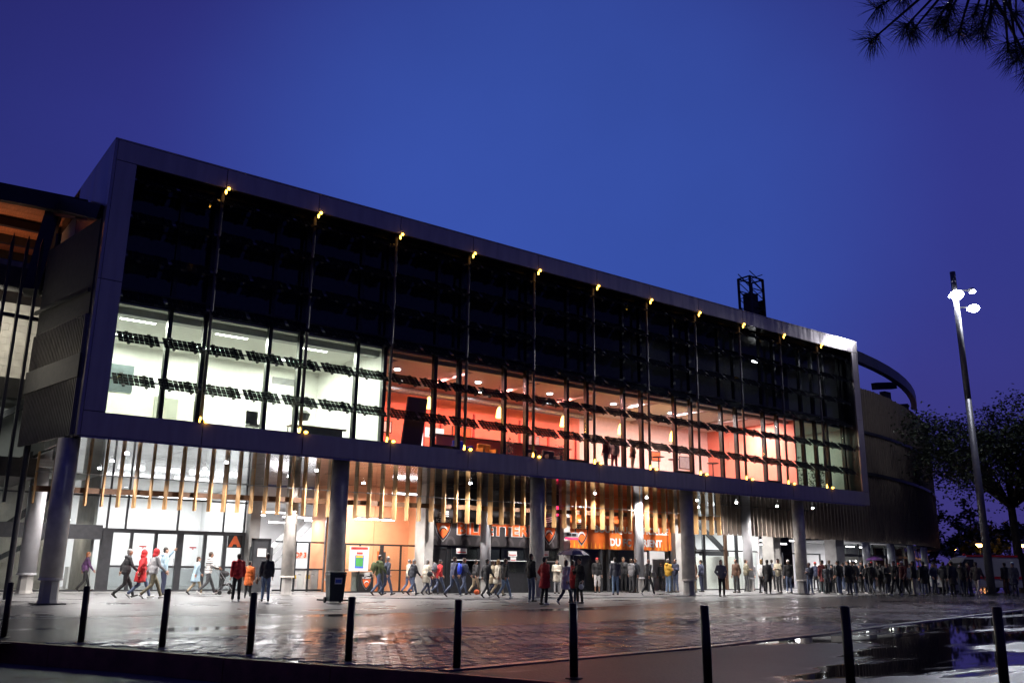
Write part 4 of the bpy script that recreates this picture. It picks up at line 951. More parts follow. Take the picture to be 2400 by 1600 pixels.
def person(x, y, h, face, pose, top, bot, head, label, z=.0, vox=None, group='people outside the stadium'):
    global NPER; NPER += 1
    rp = random.Random(NPER*31); k = h/1.75
    d = math.hypot(x-CAMP.x, y-CAMP.y); vox = vox or (.021 if d < 38 else (.026 if d < 46 else .032))
    t = thing('person', label, 'person', (x,y,z), group); t.rotation_euler = (0,0,R(face)); 
    S = lambda a: Vector(a)
    st = rp.uniform(.75,1.05) if pose in ('walk','push') else 0; ph = rp.choice((1,-1))
    dz = -.035*st; lean = .05*st
    hipz = .92+dz
    hips = {s: S((0,.09*s,hipz)) for s in (1,-1)}; knee, ank = {}, {}; pit = {}
    for s in (1,-1):
        if st:
            if s == ph: knee[s] = S((.20*st,.085*s,.50)); ank[s] = S((.34*st,.08*s,.095)); pit[s] = .25
            else: knee[s] = S((-.02*st,.09*s,.49)); ank[s] = S((-.36*st,.085*s,.16)); pit[s] = -.75
        else:
            o = rp.uniform(-.05,.06); knee[s] = S((.02+o*.5,.10*s,.50)); ank[s] = S((o-.02,.115*s,.085)); pit[s] = 0
    shz = 1.42+dz; sh = {s: S((lean*.8,.185*s,shz)) for s in (1,-1)}; el, wr = {}, {}
    for s in (1,-1):
        if pose in ('walk',):
            g = -s*ph*.9*st
            el[s] = S((lean-.03+.13*g,.235*s,1.15+dz)); wr[s] = S((lean+.06+.26*g,.22*s,.93+dz+.03*abs(g)))
        elif pose == 'push': el[s] = S((.06,.24*s,1.16)); wr[s] = S((.36,.20*s,1.06))
        elif pose == 'fold': el[s] = S((.05,.25*s,1.16)); wr[s] = S((.20,-.09*s,1.15+.03*s))
        elif pose == 'phone': el[s] = S((.02,.24*s,1.16)); wr[s] = S((.26,.09*s,1.20+.02*s))
        elif pose == 'pocket': el[s] = S((-.07,.28*s,1.16)); wr[s] = S((.06,.19*s,.98))
        elif pose == 'umbrella' and s == -1: el[s] = S((.10,.23*s,1.18)); wr[s] = S((.24,.12*s,1.24))
        elif pose == 'reach' and s == 1: el[s] = S((.20,.24*s,1.42)); wr[s] = S((.34,.12*s,1.62))
        else: el[s] = S((-.03,.235*s,1.14)); wr[s] = S((.04,.235*s,.90))
    hx = lean*1.1; hz = dz
    skin = SKIN[1 if rp.random() < .2 else 0]
    # body: one continuous skin
    b = MB()
    hd = S((hx+.01,0,1.64+hz))
    b.ball((hd.x,0,hd.z), (.094,.074,.104), 14); b.ball((hd.x+.022,0,hd.z-.062), (.070,.056,.066), 12); b.ball((hd.x+.098,0,hd.z-.028), (.022,.014,.024), 8)
    for s in (1,-1): b.ball((hd.x-.005,.076*s,hd.z-.02), (.020,.011,.030), 8)
    cap2(b, (hx*.8,0,1.44+hz), (hd.x-.015,0,1.57+hz), .055, .050)
    b.ball((lean*.5,0,1.24+dz), (.10,.15,.22), 12); b.ball((0,0,.98+dz), (.10,.14,.16), 10)
    for s in (1,-1):
        cap2(b, (lean*.7,.05*s,1.41+dz), sh[s]-S((0,.02*s,.01)), .05, .045); cap2(b, sh[s]-S((0,.01*s,.01)), el[s], .043, .036); cap2(b, el[s], wr[s], .036, .027)
        cap2(b, hips[s], knee[s], .070, .050); cap2(b, knee[s], ank[s], .048, .036)
        f = S((math.cos(pit[s]),0,math.sin(pit[s]))); cap2(b, ank[s]-S((0,0,.04)), ank[s]-S((0,0,.045))+f*.12, .032, .026)
    if k != 1: b.v = [(p[0]*k,p[1]*k,p[2]*k) for p in map(tuple, b.v)]
    me = solidify(b, vox*.85, 'body', [skin, EYE, LIP], 2)
    ex = MB()
    for s in (1,-1): hand(ex, wr[s], wr[s]-el[s], s); 
    n0 = len(ex.f)
    for s in (1,-1): ex.ball((hd.x+.082,.031*s,hd.z-.002), (.010,.014,.008), 6, 1)
    ex.ball((hd.x+.083,0,hd.z-.080), (.010,.024,.006), 6, 2)
    bm = bmesh.new(); bm.from_mesh(me); vs = [bm.verts.new(Vector(p)*k) for p in ex.v]
    for fi, mi in zip(ex.f, ex.m):
        try: f = bm.faces.new([vs[q] for q in fi]); f.material_index = mi; f.smooth = True
        except ValueError: pass
    bm.to_mesh(me); bm.free(); put('body', me, t)
    def grow(fn, name, mats, wrk=.011, v=None):
        b = MB(); fn(b)
        b.v = [(p[0]*k,p[1]*k,p[2]*k) for p in map(tuple, b.v)]
        return put(name, solidify(b, v or vox, name, mats, 3, wrk, NPER*1.7), t)
    long_ = top[0] == 'coat'
    fat = rp.uniform(.96,1.14)
    def jacket(b):
        b.ball((lean*.6,0,1.27+dz), (.135*fat,.195,.21), 14); b.ball((lean*.3,0,1.05+dz), (.142*fat,.180*fat,.20), 14); b.ball((0,0,.93+dz), (.140*fat,.178*fat,.12), 12)
        if long_:
            b.tube((0,0,.95+dz), (0,0,.62+dz), .165*fat, .205*fat, 14); b.ball((0,0,.66+dz), (.20*fat,.205*fat,.07), 12)
        cap2(b, (lean*.8-.01,0,1.43+dz), (hx*.9-.012,0,1.495+dz), .085, .072)
        for s in (1,-1):
            cap2(b, (lean*.7,.06*s,1.40+dz), sh[s], .085, .072); cap2(b, sh[s], el[s], .070, .058); cap2(b, el[s], wr[s]-(wr[s]-el[s])*.06, .058, .046)
    jo = grow(jacket, 'coat' if long_ else 'jacket', [cloth(top[1])])
    if top[0] == 'striped':
        jo.name = 'pullover'; jo.data.materials.append(cloth('black'))
        for p in jo.data.polygons:
            if (p.center.z*11.) % 1. < .38 and p.center.z > .95: p.material_index = 1
    elif rp.random() < .45:   # a darker yoke, panel or hem on the same cloth
        c2 = CL[top[1]]; key = top[1]+' panel'
        if key not in CLM: CLM[key] = pm('cloth '+key, tuple(v*.55 for v in c2), .75, 0, .18, 9.)
        jo.data.materials.append(CLM[key]); mode = rp.choice((0,1,2))
        for p in jo.data.polygons:
            z = p.center.z/k
            if (mode == 0 and z > 1.31) or (mode == 1 and abs(p.center.y)/k > .19) or (mode == 2 and z < 1.02 and abs(p.center.y)/k < .2): p.material_index = 1
    def trousers(b):
        b.ball((0,0,.93+dz), (.120,.160,.12), 12)
        e = .96 if bot[0] != 'shorts' else 0
        for s in (1,-1):
            cap2(b, hips[s], knee[s], .094, .070)
            if e: cap2(b, knee[s], knee[s].lerp(ank[s], e), .069, .056)
            else: cap2(b, knee[s], knee[s].lerp(ank[s], .32), .074, .074)
    grow(trousers, 'trousers', [cloth(bot[1])])
    for s in (1,-1):
        def shoe(b):
            f = S((math.cos(pit[s]),0,math.sin(pit[s]))); u = S((-math.sin(pit[s]),0,math.cos(pit[s])))
            a = ank[s]-S((0,0,.052))
            b.tube(a-f*.055, a+f*.15, .040, .033, 10); b.ball(a-f*.05, .042, 10); b.ball(a+f*.15, (.05,.040,.030), 10); b.ball(a+u*.03, (.045,.038,.04), 8)
        white = ('white shoes' in label or 'trainers' in label or rp.random() < .22)
        o = grow(shoe, 'shoe', [SHOEW if white else SHOED], 0, .016)
        mz = min(v.co.z for v in o.data.vertices)
        if not st or s == ph:
            for v in o.data.vertices: v.co.z -= mz*.999-.002 if abs(mz) < .06 else 0
    hs, hc = head
    def hair(b):
        b.ball((hd.x-.016,0,hd.z+.028), (.097,.083,.092), 12)
        if 'woman' in label or hs == 'long' or rp.random() < .15: b.ball((hd.x-.055,0,hd.z-.06), (.055,.082,.12), 10)
        else: b.ball((hd.x-.05,0,hd.z-.03), (.052,.074,.075), 10)
    if hs == 'hair':
        if 'bald' not in label: grow(hair, 'hair', [HM[hc]], .006, .016)
    elif hs == 'hood':
        grow(lambda b: (b.ball((hd.x-.028,0,hd.z+.005), (.112,.104,.132), 12), b.ball((hd.x-.06,0,hd.z-.12), (.10,.11,.09), 10)), 'hood', [cloth(hc)], .006, .018)
    elif hs == 'beanie':
        grow(hair, 'hair', [HM['brown']], .004, .018); grow(lambda b: (b.ball((hd.x-.012,0,hd.z+.055), (.103,.090,.085), 12), b.ball((hd.x-.012,0,hd.z+.14), .025, 8)), 'hat', [cloth(hc)], .004, .016)
    elif hs == 'cap':
        grow(hair, 'hair', [HM['brown']], .004, .018); grow(lambda b: (b.ball((hd.x-.008,0,hd.z+.05), (.104,.088,.066), 12), b.ball((hd.x+.11,0,hd.z+.045), (.07,.062,.012), 10)), 'hat', [cloth(hc)], 0, .014)
    if top[0] == 'jacket' and hs == 'hair' and ('hood' in label or rp.random() < .35):
        grow(lambda b: b.ball((hx-.10,0,1.46+dz), (.065,.11,.075), 10), 'collar_hood', [cloth(top[1])], .006, .02)
    t['hand'] = [float(c*k) for c in wr[-1]]
    return t
PPL = {}
def wp(t, loc):
    """a point given in a person's own frame, in the world"""
    c, s_ = math.cos(t.rotation_euler[2]), math.sin(t.rotation_euler[2]); x, y, z = loc
    return Vector((t.location.x+x*c-y*s_, t.location.y+x*s_+y*c, t.location.z+z))
PEOPLE = [
(-0.46,12.6,1.72,0,'walk',('jacket','plum'),('trousers','black'),('hair','ginger'),'person in a purple jacket striding past the left glass doors'),
(-0.48,5.86,1.84,0,'walk',('jacket','charcoal'),('trousers','black'),('hair','grey'),'man in a black and grey jacket leading the huddled group on the left'),
(-0.08,5.28,1.81,0,'walk',('coat','red'),('trousers','denim'),('hood','red'),'person in a long red hooded raincoat and jeans beside the glass doors'),
(0.21,4.74,1.85,0,'walk',('jacket','palegrey'),('trousers','khaki'),('hood','red'),'person in a pale grey jacket and khaki trousers with a red hood up'),
(1.62,8.28,1.93,0,'reach',('jacket','iceblue'),('trousers','navy'),('hair','dark'),'person in an ice blue jacket with one arm raised behind the red hood'),
(3.03,8.46,1.6,0,'walk',('coat','iceblue'),('trousers','beige'),('hair','brown'),'woman in a long pale blue raincoat left of the striped pullover'),
(3.49,8.34,1.81,0,'push',('striped','white'),('trousers','darkgrey'),('hair','brown'),'man in a white pullover with black stripes pushing a stroller'),
(2.12,1.18,1.66,80,'stand',('jacket','red'),('trousers','black'),('hair','dark'),'person in a red hooded jacket and white shoes seen from behind under the letter A'),
(3.69,4.15,1.41,60,'stand',('coat','orange'),('trousers','black'),('hair','dark'),'small child in a long orange coat next to the red hooded jacket'),
(3.21,1.22,1.68,75,'stand',('jacket','ink'),('trousers','lightdenim'),('hair','dark'),'person in a dark quilted jacket and light jeans left of the wheeled bin'),
(9.85,4.96,1.75,0,'walk',('jacket','olive'),('trousers','denim'),('hair','dark'),'man in an olive jacket and jeans wearing a green backpack by the orange wall'),
(10.22,4.86,1.68,0,'walk',('jacket','slate'),('trousers','denim'),('hair','grey'),'man in a slate blue jacket walking just ahead of the green backpack'),
(12.4,6.67,1.59,0,'walk',('jacket','cream'),('trousers','denim'),('hair','grey'),'person in a cream top half hidden behind a dark jacket at the orange wall'),
(11.66,5.04,1.59,0,'walk',('jacket','ink'),('trousers','denim'),('hair','grey'),'man in a dark jacket and jeans passing the concrete pier beside the orange wall'),
(12.29,4.88,1.58,0,'walk',('coat','cream'),('trousers','navy'),('hair','grey'),'woman in a cream coat with a dark shoulder bag near the first crest'),
(13.15,5.7,1.49,0,'walk',('jacket','maroon'),('trousers','navy'),('hair','brown'),'child in a dark red jacket between the cream coat and the red jacket'),
(13.19,5.23,1.59,0,'walk',('jacket','red'),('trousers','denim'),('cap','darkgrey'),'man in a bright red jacket and dark cap with a grey backpack'),
(12.27,2.63,1.72,0,'walk',('jacket','steelblue'),('trousers','denim'),('hair','brown'),'man in a steel blue jacket walking below the ticket office lettering'),
(14.0,4.42,1.68,0,'walk',('jacket','navy'),('trousers','denim'),('hair','brown'),'person in a navy jacket carrying a bright blue backpack'),
(14.91,4.78,1.61,0,'walk',('jacket','charcoal'),('trousers','beige'),('hair','dark'),'person in a charcoal jacket and beige trousers left of the slender white column'),
(12.8,0.91,1.63,0,'walk',('jacket','darkgrey'),('trousers','darkgrey'),('hair','dark'),'man in a dark grey parka passing in front of the slender white column'),
(15.02,3.55,1.58,0,'walk',('coat','beige'),('trousers','navy'),('hair','brown'),'person in a beige coat just right of the slender white column'),
(14.57,2.52,1.62,0,'walk',('coat','cream'),('trousers','beige'),('hair','blonde'),'blonde woman in a cream raincoat looking down as she walks'),
(13.28,0.26,1.64,0,'walk',('jacket','black'),('trousers','lightdenim'),('hair','brown'),'man in a black jacket and light jeans taking a long stride'),
(12.64,-2.34,1.83,0,'stand',('jacket','black'),('trousers','denim'),('hair','brown'),'tall man in a black jacket and jeans standing before the grey concrete column'),
(11.37,-4.76,1.69,0,'pocket',('coat','red'),('trousers','black'),('hair','black'),'person in a long bright red coat and black trousers on the road'),
(19.93,4.78,1.66,-115,'fold',('coat','cream'),('trousers','palegrey'),('hair','brown'),'woman in a cream coat with folded arms facing out from the ticket windows'),
(12.13,-5.03,1.62,0,'walk',('coat','lilac'),('trousers','navy'),('hair','black'),'woman in a pale lilac coat under the dark umbrella'),
(13.47,-3.91,1.6,0,'stand',('coat','red'),('trousers','navy'),('hair','brown'),'child in a red coat between two people under the dark umbrella'),
(13.46,-4.32,1.67,180,'umbrella',('coat','black'),('trousers','black'),('hair','black'),'person in a long black coat holding up the dark blue umbrella'),
(23.22,5.37,1.8,-120,'stand',('jacket','black'),('shorts','white'),('cap','red'),'person in a red cap and white knee length trousers facing the road'),
(21.67,2.35,1.8,60,'stand',('jacket','slategrey'),('trousers','lightdenim'),('hair','dark'),'man in a slate grey hooded top and light jeans seen from behind at the shop'),
(25.38,5.6,1.87,-110,'stand',('jacket','black'),('trousers','black'),('hair','brown'),'man in a black jacket over an orange shirt facing out at the shop'),
(25.27,4.88,1.78,0,'phone',('jacket','grey'),('trousers','darkgrey'),('hair','brown'),'person in a grey pullover looking at something left of the paired columns'),
(25.53,4.82,1.81,180,'stand',('jacket','ink'),('trousers','darkgrey'),('hair','brown'),'person in an ink dark jacket against the column before the shop'),
(22.94,1.37,1.78,0,'walk',('jacket','darkgrey'),('trousers','darkgrey'),('hair','grey'),'bald man in a dark grey jacket carrying a beige bag past the shop doorway'),
(29.99,7.2,1.64,180,'stand',('jacket','black'),('trousers','black'),('hair','brown'),'person in shade inside the dark shop doorway'),
(27.55,4.33,1.81,0,'phone',('jacket','yellow'),('trousers','lightdenim'),('hair','grey'),'person in a mustard yellow jacket and light jeans outside the shop'),
(28.68,4.83,1.83,180,'phone',('jacket','navy'),('trousers','denim'),('hair','black'),'person in a navy top facing the mustard yellow jacket'),
(28.85,4.02,1.81,0,'phone',('jacket','maroon'),('trousers','black'),('hair','dark'),'person in a maroon jacket just right of the big column by the shop'),
(29.85,4.56,1.82,180,'stand',('coat','brown'),('trousers','beige'),('hair','dark'),'person in a brown coat and cream trousers right of the big column'),
(31.1,5.07,1.81,100,'stand',('jacket','navy'),('trousers','navy'),('hair','dark'),'person all in navy standing at the lit stair window'),
(26.53,-0.25,1.79,-120,'pocket',('jacket','grey'),('trousers','black'),('hair','dark'),'person in a grey raincoat facing out with hands in pockets before the stair window'),
(32.01,3.27,1.88,180,'stand',('jacket','brown'),('trousers','darkgrey'),('hair','dark'),'man in a brown jacket with a hump of a brown backpack before the stair window'),
(35.1,5.02,1.89,-30,'phone',('jacket','khaki'),('trousers','darkgrey'),('hair','brown'),'man in a khaki jacket reading a phone before the stair window'),
(37.34,6.32,1.78,180,'stand',('jacket','grey'),('trousers','grey'),('hair','dark'),'person in grey half hidden by the white column right of the stairs'),
(33.77,2.84,1.88,0,'stand',('jacket','white'),('trousers','black'),('hair','blonde'),'blonde person with a white top right of the white column'),
(32.65,1.58,1.85,20,'stand',('coat','black'),('trousers','black'),('hair','dark'),'person in a long black coat right of the white top'),
(37.97,5.28,1.93,30,'stand',('jacket','slategrey'),('trousers','black'),('hair','dark'),'person in slate grey behind the sand coloured jacket'),
(34.16,1.97,1.93,180,'phone',('jacket','sand'),('trousers','darkgrey'),('hair','dark'),'tall man in a sand coloured jacket holding something out'),
(35.67,2.39,1.86,60,'stand',('jacket','black'),('trousers','denim'),('beanie','white'),'person in a black jacket with a white knitted hat left of the column'),
(42.61,6.2,1.93,30,'stand',('jacket','black'),('trousers','black'),('hair','brown'),'person with brown hair behind the small child and the bin'),
(39.74,3.99,1.55,0,'stand',('jacket','black'),('trousers','black'),('hair','ginger'),'small ginger haired child beside the bin with the blue label'),
(38.18,1.79,1.93,60,'stand',('coat','maroon'),('trousers','black'),('hair','dark'),'person in a dark red coat right of the bin with the blue label'),
(40.58,2.92,1.93,20,'stand',('jacket','ink'),('trousers','black'),('hair','brown'),'person in dark clothes right of the dark red coat'),
(39.35,1.51,1.93,60,'stand',('coat','darkgrey'),('trousers','black'),('hair','black'),'person in a wide charcoal cape in front of the dark pier'),
(44.1,3.97,1.93,-100,'stand',('jacket','slategrey'),('trousers','darkgrey'),('hair','brown'),'person with a pale face looking out of the queue beside the charcoal cape'),
(41.59,1.82,1.93,80,'stand',('jacket','slategrey'),('trousers','black'),('hair','dark'),'person in a slate jacket left of the purple umbrella'),
(42.18,1.68,1.93,100,'stand',('jacket','ink'),('trousers','black'),('hair','dark'),'person in an ink jacket below the left rim of the purple umbrella'),
(39.96,-0.26,1.87,60,'walk',('jacket','black'),('trousers','black'),('hair','dark'),'person with a pink scarf end under the purple umbrella'),
(43.51,1.37,1.93,90,'umbrella',('jacket','black'),('trousers','black'),('hair','black'),'person in black holding the purple umbrella'),
(43.14,0.6,1.93,40,'stand',('jacket','charcoal'),('trousers','black'),('hair','dark'),'person in charcoal right of the purple umbrella'),
(38.2,-2.81,1.93,180,'walk',('jacket','black'),('trousers','black'),('hair','dark'),'person in black with pale trainers crossing before the queue'),
(38.75,-2.96,1.93,180,'walk',('jacket','maroon'),('trousers','black'),('cap','white'),'person in a white cap and dark red jacket in the queue'),
(39.51,-3.17,1.93,100,'stand',('jacket','black'),('trousers','sand'),('hair','dark'),'person in a black jacket and sand coloured trousers in the queue'),
(41.12,-2.87,1.93,70,'stand',('coat','black'),('trousers','denim'),('hair','dark'),'tall person in a black coat and blue jeans under the drum wall'),
(44.9,-1.5,1.93,-60,'pocket',('jacket','grey'),('trousers','black'),('hair','dark'),'person in a grey hooded top left of the van'),
(43.61,-2.77,1.93,0,'stand',('jacket','ink'),('trousers','darkgrey'),('hair','dark'),'person at the front corner of the white van'),
(40.5,-4.86,1.93,70,'stand',('coat','ink'),('trousers','black'),('hair','dark'),'person in a long dark coat against the white side of the van'),
(42.11,-4.6,1.93,30,'walk',('jacket','black'),('trousers','navy'),('hair','dark'),'first of two people in black and navy beside the van'),
(42.62,-4.75,1.93,100,'stand',('jacket','maroon'),('trousers','navy'),('hair','dark'),'person in a dark maroon jacket and navy trousers beside the van'),
(40.47,-6.2,1.93,0,'walk',('jacket','charcoal'),('trousers','palegrey'),('hair','dark'),'person in pale trousers and white shoes left of the tall lamp post'),
(47.43,-4.56,1.93,60,'stand',('jacket','black'),('trousers','brown'),('hair','dark'),'person in black with brown trousers right of the tall lamp post'),
(45.98,-5.68,1.93,180,'stand',('coat','navy'),('trousers','navy'),('beanie','iceblue'),'person in navy with a pale blue hat at the far right edge'),
]
CROWD = [
(44.83,4.74,1.79,100,'stand',('jacket','black'),('trousers','denim'),('beanie','black')),
(47.61,-2.19,1.87,30,'phone',('coat','charcoal'),('trousers','darkgrey'),('hair','black')),
(52.75,1.5,1.91,60,'pocket',('jacket','ink'),('trousers','navy'),('hair','black')),
(38.03,-0.3,1.91,180,'stand',('coat','charcoal'),('trousers','denim'),('beanie','black')),
(54.75,2.92,1.8,0,'phone',('coat','black'),('trousers','denim'),('hair','black')),
(37.79,1.28,1.71,30,'walk',('jacket','ink'),('trousers','darkgrey'),('cap','black')),
(50.6,1.4,1.82,180,'stand',('jacket','black'),('trousers','navy'),('hair','black')),
(40.21,2.49,1.71,80,'pocket',('coat','black'),('trousers','darkgrey'),('hair','black')),
(43.77,2.91,1.73,-100,'phone',('coat','black'),('trousers','darkgrey'),('beanie','black')),
(54.18,0.51,1.7,60,'walk',('jacket','charcoal'),('trousers','darkgrey'),('hair','black')),
(46.32,1.26,1.75,30,'stand',('jacket','black'),('trousers','black'),('hair','black')),
(45.67,0.46,1.83,180,'stand',('jacket','navy'),('trousers','darkgrey'),('cap','black')),
(50.53,2.59,1.74,45,'walk',('jacket','black'),('trousers','navy'),('cap','black')),
(42.19,0.43,1.79,30,'walk',('jacket','black'),('trousers','black'),('hair','black')),
(53.16,0.9,1.73,-100,'stand',('jacket','darkgrey'),('trousers','black'),('cap','black')),
(36.94,-0.07,1.9,100,'pocket',('jacket','black'),('trousers','denim'),('hair','black')),
(37.27,-0.53,1.91,80,'pocket',('coat','black'),('trousers','navy'),('hair','black')),
(41.76,0.77,1.87,0,'stand',('jacket','black'),('trousers','denim'),('beanie','black')),
(34.33,0.03,1.74,180,'phone',('jacket','navy'),('trousers','denim'),('hair','black')),
(45.88,-2.61,1.77,180,'stand',('jacket','navy'),('trousers','denim'),('cap','black')),
(53.68,-0.2,1.86,45,'stand',('coat','ink'),('trousers','darkgrey'),('cap','black')),
(46.25,2.2,1.82,60,'stand',('jacket','black'),('trousers','darkgrey'),('hair','black')),
(45.38,1.06,1.86,45,'phone',('jacket','navy'),('trousers','navy'),('cap','black')),
(40.88,0.62,1.73,80,'phone',('jacket','black'),('trousers','navy'),('hair','black')),
(46.24,-0.27,1.78,-100,'phone',('jacket','ink'),('trousers','black'),('cap','black')),
(53.44,2.49,1.75,0,'stand',('jacket','ink'),('trousers','denim'),('beanie','black')),
(48.91,3.36,1.72,60,'pocket',('jacket','black'),('trousers','darkgrey'),('hair','black')),
(42.33,5.14,1.83,60,'stand',('jacket','navy'),('trousers','black'),('cap','black')),
(44.1,-1.87,1.85,-100,'pocket',('jacket','navy'),('trousers','navy'),('hair','black')),
(40.19,-1.13,1.78,-100,'phone',('coat','black'),('trousers','navy'),('hair','black')),
]
for q in PEOPLE:
    t = person(*q[:-1], label=q[-1], z=(.03 if q[1] > (yat(kerbE,q[0]) or 99) else 0.)); PPL[q[-1]] = t
def find(word): return next(PPL[k] for k in PPL if word in k)
seen = {}
for i, q in enumerate(CROWD):
    q = list(q); q[7] = (q[7][0], ('dark','black','brown')[i%3]) if q[7][0] == 'hair' else (q[7][0], ('black','navy','red','grey','white')[i%5]); CROWD[i] = q
def look(q): return 'in a %s %s and %s trousers, %s'%(q[5][1].replace('darkgrey','dark grey').replace('ink','blue black'), q[5][0], q[6][1].replace('darkgrey','dark grey'), {'hair':'%s haired'%q[7][1],'cap':'%s cap'%q[7][1],'beanie':'%s knitted hat'%q[7][1]}[q[7][0]])
CROWD.sort(key=lambda q: (q[0]-CAMP.x)*rt.x+(q[1]-CAMP.y)*rt.y)
for q in CROWD: seen.setdefault(look(q), []).append(q)
for lk, qs in seen.items():
    for i, q in enumerate(qs):
        tail = '' if len(qs) == 1 else (', nearest the building' if i == 0 else (', nearest the lamp post' if i == len(qs)-1 else ', midway along'))
        person(*q, label='queuer '+lk+tail, z=(.03 if q[1] > (yat(kerbE,q[0]) or 99) else 0.), group='dense queue under the drum')
# ---------------------------------------------------------------- things people carry
def backpack(t, mat, label, off=(-.24,0,1.20), s=1.):
    k = t.location; p = wp(t, off); o = thing('backpack', label, 'backpack', tuple(p))
    b = MB(); b.ball(tuple(p), (.12*s,.15*s,.23*s), 12)
    q = put('bag', solidify(MBshift(b, p), .02, 'bag', [cloth(mat)], 3, .004), o); pk = MB(); pk.ball((-.10*s,0,-.07*s), (.05*s,.10*s,.09*s), 8)
    put('pocket', solidify(pk, .018, 'pocket', [cloth(mat)], 2), o)
    for sd in (1,-1): put('strap', MB().bar((.06,.09*sd,.18),(.30,.10*sd,.16),.035,.012).bar((.30,.10*sd,.16),(.28,.11*sd,-.12),.035,.012).mesh('strap', cloth(mat)), o)
    o.rotation_euler = t.rotation_euler; return o
def MBshift(b, p):
    b.v = [(a[0]-p[0], a[1]-p[1], a[2]-p[2]) for a in b.v]; return b
def handbag(t, mat, label, off, s=1.):
    p = wp(t, off); o = thing('bag', label, 'bag', tuple(p)); b = MB(); b.ball((0,0,0), (.17*s,.06*s,.13*s), 10)
    put('bag_body', solidify(b, .016, 'bag_body', [cloth(mat)], 3, .004), o)
    h = MB(); 
    for k in range(6):
        a0, a1 = math.pi*k/6, math.pi*(k+1)/6; h.tube((.11*s*math.cos(a0),0,.09*s+.12*math.sin(a0)), (.11*s*math.cos(a1),0,.09*s+.12*math.sin(a1)), .008, n=5)
    put('handle', h.mesh('handle', cloth(mat)), o); o.rotation_euler = t.rotation_euler; return o
backpack(find('wearing a green backpack'), 'olive', 'green backpack on the man by the orange wall')
backpack(find('grey backpack'), 'slategrey', 'grey green backpack on the man in the bright red jacket')
CL['vivid'] = (.02,.06,.62); backpack(find('bright blue backpack'), 'vivid', 'bright blue backpack below the ticket office lettering', (-.24,0,1.16), 1.15)
backpack(find('hump of a brown backpack'), 'brown', 'brown backpack before the stair window', (-.24,0,1.2), 1.1)
handbag(find('dark shoulder bag'), 'darkgrey', 'dark shoulder bag on the woman in the cream coat', (.02,-.27,.92))
handbag(find('dark quilted jacket'), 'brown', 'brown handbag held by the person in the quilted jacket', (.05,.32,.72))
handbag(find('beige bag past'), 'sand', 'beige bag carried past the shop doorway', (.08,-.30,.98), 1.2)
handbag(find('holding up the dark blue umbrella'), 'white', 'small white bag hanging from the person with the dark umbrella', (.18,.28,.62), .8)
handbag(find('striding') if False else find('grey hooded top left of the van'), 'white', 'white carrier bag left of the van', (.1,.30,.62), .9)
def umbrella(t, col, edge_c, label, rad=.56, lean=None):
    hp = wp(t, t['hand']); top = hp+Vector((0,0,.86)); o = thing('umbrella', label, 'umbrella', tuple(hp))
    CLM.setdefault
    cm = pm('umbrella '+label[:8], col, .45, 0, .1, 6.); em_ = pm('umbrella edge '+label[:8], edge_c, .45)
    if lean:
        o.rotation_mode = 'QUATERNION'; o.rotation_quaternion = Quaternion((fw.x,fw.y,0), -R(lean))
    n = 8; b = MB(); prof = [(0,0),(.35,-.045),(.7,-.19),(1.0,-.42)]
    for g in range(n):
        a0, a1 = 2*math.pi*g/n, 2*math.pi*(g+1)/n; am = (a0+a1)/2
        for (r0,z0),(r1,z1) in zip(prof,prof[1:]):
            m = 1 if (r1 > .9 and g%2 == 0) else 0
            P = lambda r,a,z: (rad*r*math.cos(a)*(.94 if a == am else 1), rad*r*math.sin(a)*(.94 if a == am else 1), z*rad+.86)
            if r0 == 0: b.quad([P(r0,am,z0),P(r1,a0,z1),P(r1,am,z1+.02)],m); b.quad([P(r0,am,z0),P(r1,am,z1+.02),P(r1,a1,z1)],m)
            else: b.quad([P(r0,a0,z0),P(r1,a0,z1),P(r1,am,z1+.02*r1),P(r0,am,z0+.02*r0)],m); b.quad([P(r0,am,z0+.02*r0),P(r1,am,z1+.02*r1),P(r1,a1,z1),P(r0,a1,z0)],m)
    me = b.mesh('canopy', [cm, em_]); c = put('canopy', me, o); sm_ = c.modifiers.new('t','SOLIDIFY'); sm_.thickness = .004
    put('shaft', MB().tube((0,0,-.03),(0,0,.90),.008,n=6).mesh('shaft','galv'), o)
    hk = MB(); hk.tube((0,0,-.03),(0,0,-.10),.014,n=6)
    for k in range(5):
        a0, a1 = -math.pi*k/5, -math.pi*(k+1)/5; hk.tube((.035-.035*math.cos(a0),0,-.10+.035*math.sin(a0)),(.035-.035*math.cos(a1),0,-.10+.035*math.sin(a1)),.014,n=6)
    put('handle', hk.mesh('handle','rubber'), o)
    for g in range(n):
        a = 2*math.pi*g/n; put('rib', MB().tube((0,0,.845),(rad*.7*math.cos(a),rad*.7*math.sin(a),.86-.15*rad),.004,n=4).tube((rad*.7*math.cos(a),rad*.7*math.sin(a),.86-.15*rad),(rad*math.cos(a),rad*math.sin(a),.86-.32*rad),.004,n=4).mesh('rib','galv'), o)
    return o
umbrella(find('holding up the dark blue umbrella'), (.03,.035,.13), (.50,.50,.56), 'dark blue umbrella with pale grey edge held over three people', .62)  # pale edge, made lighter for the light coming through the cloth
umbrella(find('holding the purple umbrella'), (.07,.02,.11), (.09,.03,.14), 'purple umbrella above the dark queue on the right', .55)
